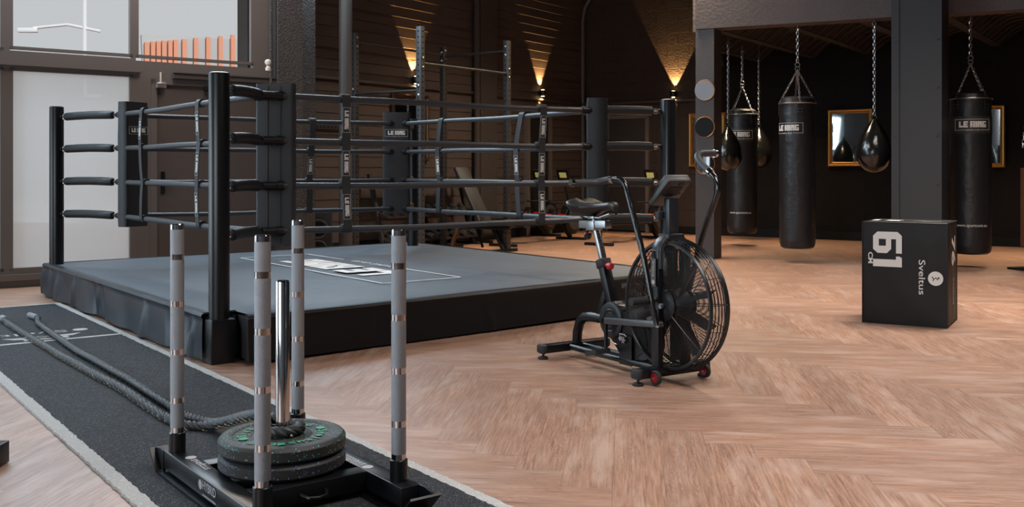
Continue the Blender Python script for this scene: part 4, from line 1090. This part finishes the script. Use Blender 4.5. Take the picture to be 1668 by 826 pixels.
m = fm(1419, 422, (0, 0, -1), (1, 0, 0)); mb = MB(); text(mb, m, 'CM', .032, y=-.016, wide=.085, bold=.03); BB('box_unit', mb, WHITE, pb, smooth=False)
m = fm(1503, 450, (0, 0, -1), (1, 0, 0)); mb = MB(); text(mb, m, 'Sveltus', .044, y=-.02, wide=.255, bold=.004); BB('brand_print', mb, WHITE, pb, smooth=False)
m = fm(1525, 451, (0, 0, -1), (1, 0, 0)); mb = MB(); k_ = len(mb.v); mb.lathe([(.052, 0), (.052, .0012), (0, .0012)], (0, 0, 0), 36); mb.xf(m, k_); rb = BB('round_emblem', mb, WHITE, pb, smooth=False)
mb = MB(); k_ = len(mb.v); mb.lathe([(.007, .0015), (.007, .0022), (0, .0022)], (-.004, .020, 0), 14)
mb.tube([(-.012, -.025, .002), (.004, -.012, .002), (-.008, .002, .002), (.010, .014, .002)], .0035, 5, squash=.4); mb.tube([(.004, -.012, .002), (.018, -.018, .002)], .003, 5, squash=.4); mb.xf(m, k_); BB('emblem_figure', mb, BLACKM, rb, smooth=False)
m = frame_m((fx(1455), -.10, hb+.0085), (-1, 0, 0), (0, -1, 0)); mb = MB(); text(mb, m, '51', .14, y=-.07, x=.06, wide=.21, bold=.04); text(mb, m, 'Sveltus', .05, x=-.22, y=-.02, wide=.2); BB('top_print', mb, WHITE, pb, smooth=False)
m = frame_m((wdx/2+.0085, 0, .55), (0, 0, -1), (0, 1, 0)); mb = MB(); text(mb, m, '76', .16, y=-.08, x=0, wide=.22, bold=.04); BB('side_number', mb, WHITE, pb, smooth=False); mb = MB(); text(mb, m, 'Sveltus', .05, x=.3, y=-.02, wide=.2); BB('side_print', mb, WHITE, pb, smooth=False)

# ================================================================== punching bags
def heavy_bag(pxc, Y, ytop, ybot, yhook, label, rzl, swd, url=True, loff=0):
    c = at(pxc, 278, Y); z0 = EYE+(278-ybot)*Y/F_PX; z1 = EYE+(278-ytop)*Y/F_PX; zh = EYE+(278-yhook)*Y/F_PX; r = swd/2*Y/F_PX
    root = thing('heavy_bag', label, 'punching bag', (c.x, c.y, z0), 0); hh_ = z1-z0
    prof = [(0, .0), (r*.80, .0), (r*.93, .02), (r*.985, .06), (r, .12)]+[(r*(1+.012*sin(i*1.9+pxc)), .12+(hh_-.34)*i/10) for i in range(1, 10)]+[(r*.99, hh_-.22), (r*.985, hh_-.10), (r*1.0, hh_-.085), (r*.97, hh_-.07), (r*.92, hh_-.03), (r*.72, hh_), (0, hh_+.01)]
    body = MB().lathe(prof, n=48).build('bag_body', LEATHER, root)
    MB().ring((0, 0, hh_-.085), r*1.02, .009, (0, 0, 1), 48, 8).build('steel_ring', STEEL, root)
    MB().lathe([(r*1.012, hh_-.50), (r*1.016, hh_-.495), (r*1.016, hh_-.305), (r*1.012, hh_-.30)], n=48).build('sewn_band', mat('dark band', (.022, .022, .024), .5), root) if url is not None else None
    zap = V((0, 0, hh_+.34)); 
    for k in range(4):
        a = rzl+pi/4*0+k*pi/2; e = V((r*1.02*cos(a), r*1.02*sin(a), hh_-.085))
        chain(MB(), e, zap).build('hanger_chain', STEEL, root)
        pt = MB(); rot = M.Rotation(a, 3, 'Z'); pt.box(V((r*1.0*cos(a), r*1.0*sin(a), hh_-.165)), (.014, .075, .13), rot=rot, bev=.005)
        ptc = pt.build('hanger_patch', VINYL, root)
        rv = MB()
        for dy in (-.02, .02):
            for dz in (-.03, .01): p = V((r*1.0*cos(a), r*1.0*sin(a), hh_-.17+dz))+rot @ V((.004, dy, 0)); rv.lathe([(.006, 0), (.004, .004), (0, .005)], p, 8, rot=rot @ M.Rotation(pi/2, 3, 'Y'))
        rv.build('rivets', STEEL, ptc)
    mb = MB(); mb.ring(zap+V((0, 0, .015)), .028, .006, (0, 1, 0), 18, 6); mb.ring(zap+V((0, 0, .065)), .028, .006, (.2, 1, 0), 18, 6); mb.build('swivel_rings', STEEL, root)
    chain(MB(), zap+V((0, 0, .10)), (0, 0, zh-z0-.03), L=.055, r=.0055, wd=.015).build('hanging_chain', STEEL, root)
    MB().tube([(0, 0, zh-z0+.05), (0, 0, zh-z0-.03), (.02, 0, zh-z0-.05), (.03, 0, zh-z0-.02)], .006, 6).build('ceiling_hook', STEEL, root)
    # logo and address wrapped on the cylinder
    view = atan2(-c.y, -c.x)
    def wrap(mb, zc, ang):
        for i, v in enumerate(mb.v):
            a = view+ang+v.x/r; rr_ = r*1.018+v.z+.001; mb.v[i] = V((rr_*cos(a), rr_*sin(a), zc+v.y))
        return mb
    lg = MB(); SUB[0] = .03; logo(lg, M.Identity(4), .072, t=.0015); SUB[0] = 0; wrap(lg, hh_-.395, loff); lg.build('bag_logo', WHITE, body, smooth=False)
    if url:
        lg = MB(); text(lg, M.Identity(4), 'www.sportcom.eu', .036, wide=.34, t=.001); wrap(lg, .31+(ybot > 404)*.02, loff*.8); lg.build('web_address', WHITE, body, smooth=False)
    return root
heavy_bag(1299, 12.55, 158, 404, 42, 'black heavy bag hanging nearest the round mirror pillar, left of the wide column', R(-98), 57, None, loff=-.62)
heavy_bag(1581, 11.9, 150, 413, 25, 'black heavy bag hanging to the right of the wide column, beyond the plyo box', R(-68), 63, True, loff=.10)
heavy_bag(1209, 15.3, 178, 380, 80, 'black heavy bag at the back between two teardrop bags', R(-60), 49, True, loff=-.18)
def pear_bag(px, Y, ytop, ybot, yhook, wpx, label):
    c = at(px, 278, Y); z0 = EYE+(278-ybot)*Y/F_PX; z1 = EYE+(278-ytop)*Y/F_PX; zh = EYE+(278-yhook)*Y/F_PX; r = wpx/2*Y/F_PX
    root = thing('teardrop_bag', label, 'punching bag', (c.x, c.y, z0)); h = z1-z0; prof = []
    for i in range(29):
        a = pi/2*i/12 if i <= 12 else 0; t = .36*(1-cos(a)) if i <= 12 else .36+.64*(i-12)/16
        rad = r*sin(a) if i <= 12 else r*(1-.90*((t-.36)/.64)**1.75)
        prof.append((rad, h*t*.97))
    prof[0] = (0, 0)
    MB().lathe(prof, n=40).build('bag_body', GLOSSB, root)
    mb = MB(); mb.ring((0, 0, h*1.0), .03, .011, (0, 1, 0), 16, 8); mb.cyl((0, 0, h*.90), (0, 0, h*.98), .035, 14, .02); mb.build('leather_loop', GLOSSB, root)
    chain(MB(), (0, 0, h+.02), (0, 0, zh-z0-.06), L=.055, r=.005, wd=.014).build('hanging_chain', STEEL, root)
    mb = MB(); mb.ring((0, 0, zh-z0-.035), .022, .006, (0, 1, 0), 14, 6); mb.tube([(0, 0, zh-z0-.01), (0, 0, zh-z0+.22)], .006, 6); mb.build('carabiner', STEEL, root)
pear_bag(1424, 12.15, 191, 281, 34, 56, 'glossy black teardrop bag hanging beside the wide column, in front of the gilt mirror')
pear_bag(1186, 14.4, 205, 278, 67, 46, 'glossy black teardrop bag hanging just right of the mirror pillar')
pear_bag(1236, 16.3, 205, 274, 88, 42, 'glossy black teardrop bag furthest back, half behind the rear heavy bag')

# ================================================================== mirrors
def wall_pt(px, py, o, d, n=None):
    s = wall_s(px, o, d); p = o+d*s; return V((p.x, p.y, EYE+(278-py)*p.y/F_PX))
def gilt(name, pxa, pxb, pya, pyb, o, d, n, label, m=GOLDF, fwid=.07):
    pm = (pxa+pxb)/2; a, b = wall_pt(pxa, 278, o, d), wall_pt(pxb, 278, o, d); c = wall_pt(pm, (pya+pyb)/2, o, d); top = wall_pt(pm, pya, o, d).z; bot = wall_pt(pm, pyb, o, d).z
    c = (a+b)/2; wdt = (b-a).length; h = top-bot
    root = thing(name, label, 'mirror', (c.x+n.x*.03, c.y+n.y*.03, bot), atan2(-n.x, n.y)+pi, 'gilt framed mirrors')
    prof = [(0, 0), (0, .03), (.015, .045), (.035, .040), (.045, .025), (.060, .030), (fwid, .012), (fwid, 0)]
    rows = []; w2, h2 = wdt/2, h
    for px_, pz_ in prof: rows.append([(-w2+px_, -pz_, px_), (w2-px_, -pz_, px_), (w2-px_, -pz_, h2-px_), (-w2+px_, -pz_, h2-px_), (-w2+px_, -pz_, px_)])
    g_ = rows_grid(rows); g_.f = [tuple(reversed(f)) for f in g_.f]; g_.build('gilt_frame', m, root, smooth=False)
    MB().box((0, -.008, h/2), (wdt-2*fwid+.01, .008, h-2*fwid+.01)).build('mirror_glass', MIRR, root, smooth=False)
    return root
gilt('framed_mirror', 1350, 1423, 178, 271, B0, B_, BN, 'gilt framed mirror on the black wall between heavy bag and teardrop bag')
gilt('framed_mirror', 1570, 1638, 172, 273, B0, B_, BN, 'gilt framed mirror half hidden behind the heavy bag on the right')
gilt('framed_mirror', 1124, 1184, 184, 272, B0, B_, BN, 'gilt framed mirror behind the square pillar')
gilt('framed_mirror', 634, 694, 154, 262, B0, S_, SN, 'dark bronze framed mirror behind the training rig', m=mat('dark bronze frame', (.10, .055, .03), .35, metal=.8), fwid=.05)
for i, (px, py, lab) in enumerate(((1149, 147, 'top'), (1148, 207, 'middle'), (1148.5, 267, 'lowest'))):
    c = p8+QD*.132-QN*.012; c = V((c.x, c.y, EYE+(278-py)*c.y/F_PX)); root = thing('round_mirror', 'round thin framed mirror on the square pillar, %s of the three' % lab, 'mirror', (c.x, c.y, c.z), R(-32), 'round mirrors on the pillar')
    MB().ring((0, 0, 0), .133, .007, (0, 1, 0), 48, 8).build('copper_rim', mat('copper rim', (.45, .20, .08), .35, metal=.9) if i == 0 else bpy.data.materials['copper rim'], root)
    MB().lathe([(.132, .004), (.132, -.003), (0, -.003)], n=48, rot=M.Rotation(-pi/2+R((6, -4, 5)[i]), 3, 'X') @ M.Rotation(R((8, -10, 30)[i]), 3, 'Y')).build('mirror_glass', MIRR, root, smooth=False) if False else \
    MB().lathe([(.132, -.004), (.132, .004), (0, .004)], n=48, rot=M.Rotation(R((6, 6, -8)[i]), 3, 'Z') @ M.Rotation(R((0, -2.4, -1)[i]), 3, 'X') @ M.Rotation(pi/2, 3, 'X')).build('mirror_glass', MIRR if i else mat('grey reflection mirror', (.20, .205, .215), .34, metal=1), root, smooth=False)  # top glass coloured dull grey to stand in for a grey reflection

# ================================================================== wall lamps
def sconce(px, py, o, d, n, label):
    p = wall_pt(px, py, o, d); root = thing('wall_lamp', label, 'wall lamp', (p.x+n.x*.01, p.y+n.y*.01, p.z), atan2(-n.x, n.y)+pi, 'up and down wall lamps')
    MB().box((0, .0, 0), (.07, .03, .09), bev=.008).build('wall_plate', BLACKM, root)
    MB().lathe([(.030, -.055), (.052, -.050), (.062, -.030), (.064, 0), (.062, .030), (.052, .050), (.030, .055)], (0, -.075, 0), 28).build('lamp_body', BLACKM, root)
    for sg in (-1, 1):
        MB().lathe([(0, 0), (.028, 0), (.028, sg*.004), (0, sg*.004)] if sg > 0 else [(0, sg*.004), (.028, sg*.004), (.028, 0), (0, 0)], (0, -.075, sg*.054), 16).build('lamp_lens', LENS, root)
        l = bpy.data.lights.new('lamp_beam', 'SPOT'); l.energy = 430 if sg > 0 else 300; l.color = (1, .56, .20); l.spot_size = R(56); l.spot_blend = .12; l.shadow_soft_size = .012
        lo = bpy.data.objects.new('lamp_beam', l); COL.objects.link(lo); lo.parent = root; lo.location = (0, -.050, sg*.062); lo.rotation_euler = (0 if sg < 0 else pi, 0, 0)
LENS = mat('lit lamp lens', (1, .66, .30), .4, emit=25)
sconce(671, 131, B0, S_, SN, 'lit up and down wall lamp behind the training rig')
sconce(878, 152, B0, S_, SN, 'lit up and down wall lamp on the boarded wall right of the rig')
sconce(1100, 154, B0, B_, BN, 'lit up and down wall lamp on the block wall above the right ring post')
sc_ = at(436.5, 107, 11.0); cm = thing('security_sensor', 'small white ball sensor on the window frame corner', 'sensor', tuple(sc_))
WP = mat('white plastic', (.62, .56, .50), .4)
MB().lathe([(.028, -.055), (.03, -.02), (.016, -.012), (.016, 0)], n=16).build('sensor_base', WP, cm)
MB().lathe([(0, 0), (.025, .008), (.036, .035), (.03, .06), (0, .072)], n=20).build('sensor_head', WP, cm)

# ================================================================== training rig
RIGM = mat('rig dark grey coat', (.030, .033, .037), .4); RIGB = mat('rig brown black coat', (.022, .019, .018), .45)
u1, u2, u3, u4 = V((-1.17, 12.7, 0)), V((-1.02, 14.8, 0)), V((-.07, 14.1, 0)), V((-2.10, 13.3, 0))
rig = thing('training_rig', 'tall perforated black pull up rig behind the ring', 'rig', tuple((u1+u2+u3+u4)/4))
ang = atan2(S_.y, S_.x)
for p, m_ in ((u1, RIGM), (u2, RIGB), (u3, RIGB), (u4, RIGB)):
    up_ = MB().box((p.x, p.y, 1.50), (.08, .08, 2.98), rz=ang, bev=.004).build('upright', m_, rig, world=True)
    mb = MB(); rot = M.Rotation(ang, 3, 'Z')
    for k in range(40):
        for dx, dy in ((-.0405, 0), (0, -.0405)):
            q_ = p+rot @ V((dx, dy, 0)); nrm = rot @ V((dx, dy, 0)); mb.cyl(q_+V((0, 0, .12+k*.072))-nrm*.02, q_+V((0, 0, .12+k*.072))+nrm*.02, .0125, 8)
    mb.build('hole_row', mat('hole black', (.001, .001, .001), 1) if p is u1 else bpy.data.materials['hole black'], up_, world=True)
    MB().box((p.x, p.y, .006), (.16, .16, .012), rz=ang).build('foot_plate', m_, rig, world=True, smooth=False)
def rbar(a, b, z, r=.018):
    a, b = V((a.x, a.y, z)), V((b.x, b.y, z)); d = (b-a).normalized()
    br = MB().cyl(a, b, r, 12).build('pull_up_bar', RIGB, rig, world=True)
    for e, s_ in ((a, -1), (b, 1)):
        for dz in (-.06, .06):
            side = V((d.y, -d.x, 0)); side = side if side.y < 0 else -side
            MB().lathe([(0, 0), (.018, 0), (.018, .008), (.008, .014), (0, .014)], e+V((0, 0, dz))+side*.041, 10, rot=side.to_track_quat('Z', 'Y').to_matrix()).build('bolt', STEEL, br, world=True)
rbar(u4, u1, 2.175); rbar(u4, u2, 2.87); rbar(u2, u3, 2.845); rbar(u1, u3, 2.525, .02)
wr = along(S0, B0, 488); we = along(S0, B0, 577)
mb = MB(); mb.beam(wr+SN*.05+V((0, 0, 1.745)), we+SN*.05+V((0, 0, 1.745)), .03, .06)
wrr = mb.build('wall_rail', RIGB, smooth=False); tag(wrr, 'short perforated metal rail on the boarded wall left of the rig', 'rail')
hl = MB(); L_ = (we-wr).length
for k in range(int(L_/.07)): hl.cyl(wr+S_*(.04+k*.07)+SN*.055+V((0, 0, 1.745)), wr+S_*(.04+k*.07)+SN*.0665+V((0, 0, 1.745)), .014, 8)
ho = hl.build('hole_row', bpy.data.materials['hole black'], None); ho.parent = wrr
# dumbbell rack and dumbbells
ra, rb2 = along(S0, B0, 590), along(S0, B0, 735); RL = (rb2-ra).length; RC = ra+SN*.31
rack = thing('dumbbell_rack', 'three tier black dumbbell rack behind the ring against the boarded wall', 'rack', tuple(RC), ang)
TZ = [(.16, .10), (.52, .0), (.93, -.08)]                           # height, depth offset (local y away from wall is negative)
for x in (.0, RL/2, RL):
    MB().beam((x, -.12, 0), (x, .17, 1.10), .06, .05).build('rack_upright', RIGB, rack, smooth=False)
    MB().box((x, 0, .02), (.07, .5, .04)).build('rack_foot', RIGB, rack, smooth=False)
for z, dy in TZ:
    MB().box((RL/2, -.02+(.93-z)*-.12, z), (RL, .24, .03), rot=M.Rotation(R(14), 3, 'X')).build('shelf', RIGB, rack, smooth=False)
HEX = mat('black rubber hex head', (.022, .021, .021), .55); HEXT = mat('tan hex head', (.30, .20, .14), .55)
def dumbbell(sz, m, label, grp):
    root = thing('dumbbell', label, 'dumbbell', (0, 0, 0), 0, grp)
    h = MB().tube([(0, -sz*.75, 0), (0, -sz*.3, 0), (0, 0, 0), (0, sz*.3, 0), (0, sz*.75, 0)], [.013, .014, .017, .014, .013], 10).build('handle', STEEL, root)
    for sg in (-1, 1):
        MB().lathe([(sz*.36, sg*sz*1.35-sz*.55), (sz*.52, sg*sz*1.35-sz*.42), (sz*.52, sg*sz*1.35+sz*.42), (sz*.36, sg*sz*1.35+sz*.55)], (0, 0, 0), 6, 'Y').build('hex_head', m, root, smooth=False)
    return root
RM = ROOT[rack.name]
for ti, (z, n_, sz, word) in enumerate(((.93, 13, .055, 'top'), (.52, 10, .078, 'middle'), (.16, 8, .092, 'bottom'))):
    lab = 'black hex dumbbell in the row on the %s tier of the rack' % word; grp = 'dumbbells on the %s tier' % word
    proto = dumbbell(sz, HEX, lab, grp)
    for k in range(n_):
        ord_ = ['first', 'second', 'third', 'fourth', 'fifth', 'sixth', 'seventh', 'eighth', 'ninth', 'tenth', 'eleventh', 'twelfth', 'thirteenth'][k]
        o = proto if k == 0 else copy_tree(proto)
        if ti == 0 and k in (9, 10):
            for c_ in list(o.children): bpy.data.objects.remove(c_)
            bpy.data.objects.remove(o)
            o = dumbbell(sz*1.15, HEXT, 'tan hex dumbbell, %s of the tan pair on the top tier' % ('left' if k == 9 else 'right'), 'tan dumbbells')
        x = .12+(RL-.24)*k/(n_-1); y = -.02+(.93-z)*-.12
        if 'tan' not in o['label']: o['label'] = 'black hex dumbbell, %s from the left on the %s tier of the rack' % (ord_, word)
        o.location = RM @ V((x, y, z+.022+sz*.47)); o.rotation_euler = (R(14), 0, ang)
# bench
be_ = thing('weight_bench', 'adjustable dark weight bench with raised backrest behind the ring', 'bench', (-.43, 14.35, 0), atan2(-.68, .73))
PADM = mat('brown grey bench pad', (.013, .011, .0105), .6)
MB().beam((-.52, 0, .335), (.50, 0, .335), .07, .055, bev=.006).build('base_beam', BLACKM, be_)
MB().beam((.24, 0, .33), (.44, 0, .02), .06, .06, bev=.005).build('leg', BLACKM, be_)
MB().beam((-.48, 0, .33), (-.66, 0, .02), .06, .05, bev=.005).build('leg', BLACKM, be_)
for x in (.45, -.66): MB().box((x, 0, .022), (.06, .48, .044), bev=.008).build('foot_bar', BLACKM, be_)
for y in (-.04, .0): MB().beam((-.50, -.031, .31), (-.635, -.031, .04), .004, .012).build('leg_stripe', mat('tan stripe', (.30, .15, .06), .5), be_, smooth=False) if y == 0 else MB().beam((-.47, -.031, .31), (-.605, -.031, .04), .004, .012).build('leg_stripe', mat('tan stripe', (.30, .15, .06), .5), be_, smooth=False)
mb = MB(); mb.box((0, 0, 0), (.95, .27, .065), bev=.03)
bm_ = M.Translation((-.20, 0, .80)) @ M.Rotation(R(57), 4, 'Y'); mb.xf(bm_); mb.build('backrest', PADM, be_)
mb = MB(); mb.box((.32, 0, .405), (.46, .27, .065), bev=.03); mb.build('seat', PADM, be_)
MB().beam((-.12, 0, .32), (.06, -.05, .05), .03, .02).build('adjuster', BLACKM, be_)
MB().beam((-.30, 0, .345), (-.16, 0, .70), .04, .04).build('back_support', BLACKM, be_)
# rowing machines
def rower(x, y, label):
    root = thing('rowing_machine', label, 'rowing machine', (x, y, 0), ang, 'rowing machines by the back wall')
    MB().beam((0, 0, .34), (1.75, 0, .30), .06, .075, bev=.01).build('slide_rail', BLACKM, root)
    MB().beam((.10, 0, .32), (.06, 0, .03), .06, .05).build('leg', BLACKM, root); MB().box((.06, 0, .022), (.06, .50, .044), bev=.01).build('foot_bar', BLACKM, root)
    MB().beam((1.70, 0, .28), (1.98, 0, .04), .06, .05).build('leg', BLACKM, root); MB().box((2.0, 0, .022), (.06, .58, .044), bev=.01).build('foot_bar', BLACKM, root)
    MB().lathe([(0, -.075), (.22, -.075), (.27, -.05), (.275, 0), (.27, .05), (.22, .075), (0, .075)], (2.0, 0, .36), 40, 'Y').build('flywheel_housing', BLACKM, root)
    MB().lathe([(.10, -.08), (.17, -.085), (.20, -.078)], (2.0, 0, .36), 30, 'Y').build('housing_ring', mat('dark grey plastic', (.05, .05, .05), .4), root)
    for sg in (-1, 1):
        f_ = MB().box((1.52, sg*.13, .40), (.30, .11, .022), rot=M.Rotation(R(-50), 3, 'Y'), bev=.008).build('footrest', BLACKM, root)
        MB().box((1.495, sg*.13, .425), (.035, .125, .022), rot=M.Rotation(R(-50), 3, 'Y')).build('foot_strap', RED, f_, smooth=False)
    MB().box((.75, 0, .43), (.24, .28, .06), bev=.03).build('seat', RUBBER, root)
    MB().tube([(1.95, 0, .55), (1.85, 0, .80), (1.78, 0, 1.02)], .02, 8).build('monitor_arm', BLACKM, root)
    mn = MB().box((1.76, 0, 1.08), (.035, .24, .19), rot=M.Rotation(R(-22), 3, 'Y'), bev=.01).build('monitor', BLACKM, root)
    MB().box((1.740, 0, 1.075), (.008, .13, .09), rot=M.Rotation(R(-22), 3, 'Y')).build('screen', WARM, mn, smooth=False)
    MB().cyl((1.70, -.22, .62), (1.70, .22, .62), .014, 10).build('row_handle', RUBBER, root)
    mb = MB(); mb.tube([(1.72, 0, .62), (1.95, 0, .50)], .004, 5); mb.build('row_chain', STEEL, root)
rower(-.55, 15.85, 'leftmost rowing machine with glowing screen near the boarded wall')
rower(-.17, 15.0, 'middle rowing machine with glowing screen left of the right ring pad')
rower(1.30, 15.2, 'rowing machine behind the air bike in front of the back door')
# loudspeaker
spk = at(517, 278, 12.55); sk = thing('loudspeaker', 'black floor loudspeaker with stacked round cones behind the ring', 'speaker', (spk.x, spk.y, 0), R(14))
MB().box((0, 0, .33), (.36, .32, .64), bev=.03).build('speaker_cabinet', mat('black speaker plastic', (.012, .012, .013), .55), sk)
for z, r_ in ((.42, .115), (.17, .105)):
    c_ = MB().lathe([(.0, -.145), (.05, -.15), (r_*.8, -.158), (r_, -.168), (r_+.012, -.160)], (0, 0, z), 32, 'Y').build('speaker_cone', mat('speaker cone', (.025, .025, .026), .5), sk)
MB().box((0, -.163, .58), (.11, .006, .05), bev=.004).build('speaker_panel', RIGM, sk)
# things cut by the frame
wp = floor_pt(1679, 440); ws = thing('wooden_stand', 'brown wooden stand cut by the right edge of the picture', 'stand', (wp.x, wp.y, 0), R(20))
WD = mat('varnished brown wood', (.13, .055, .030), .4, noise=.3, nscale=12); WD2 = mat('light orange wood', (.42, .19, .06), .45, noise=.2, nscale=14)
MB().box((.12, .02, .72), (.20, .30, .92), bev=.01).build('stand_body', WD, ws); 
for x in (-.03, .24): MB().box((x, -.12, .30), (.05, .05, .60), bev=.004).build('leg', WD2, ws)
MB().box((.0, -.02, .012), (.34, .40, .024), bev=.006).build('base_plate', BLACKM, ws)
ck_ = MB(); a_ = at(1700, 10, 11.3); b_ = at(1666, 240, 11.2); chain(ck_, a_, b_, L=.055, r=.005, wd=.014)
cko = ck_.build('loose_chain', STEEL); tag(cko, 'loose steel chain hanging at the right edge beside the heavy bag', 'chain')
lp_ = floor_pt(9, 768); rk = thing('rack_post', 'black steel post with square foot at the left edge of the picture', 'post', (lp_.x-.135, lp_.y+.05, 0), 0)
MB().box((0, 0, .045), (.18, .14, .085), bev=.004).build('post_foot', BLACKM, rk); MB().box((.005, .02, 1.0), (.05, .05, 1.9), bev=.004).build('post_tube', BLACKM, rk)
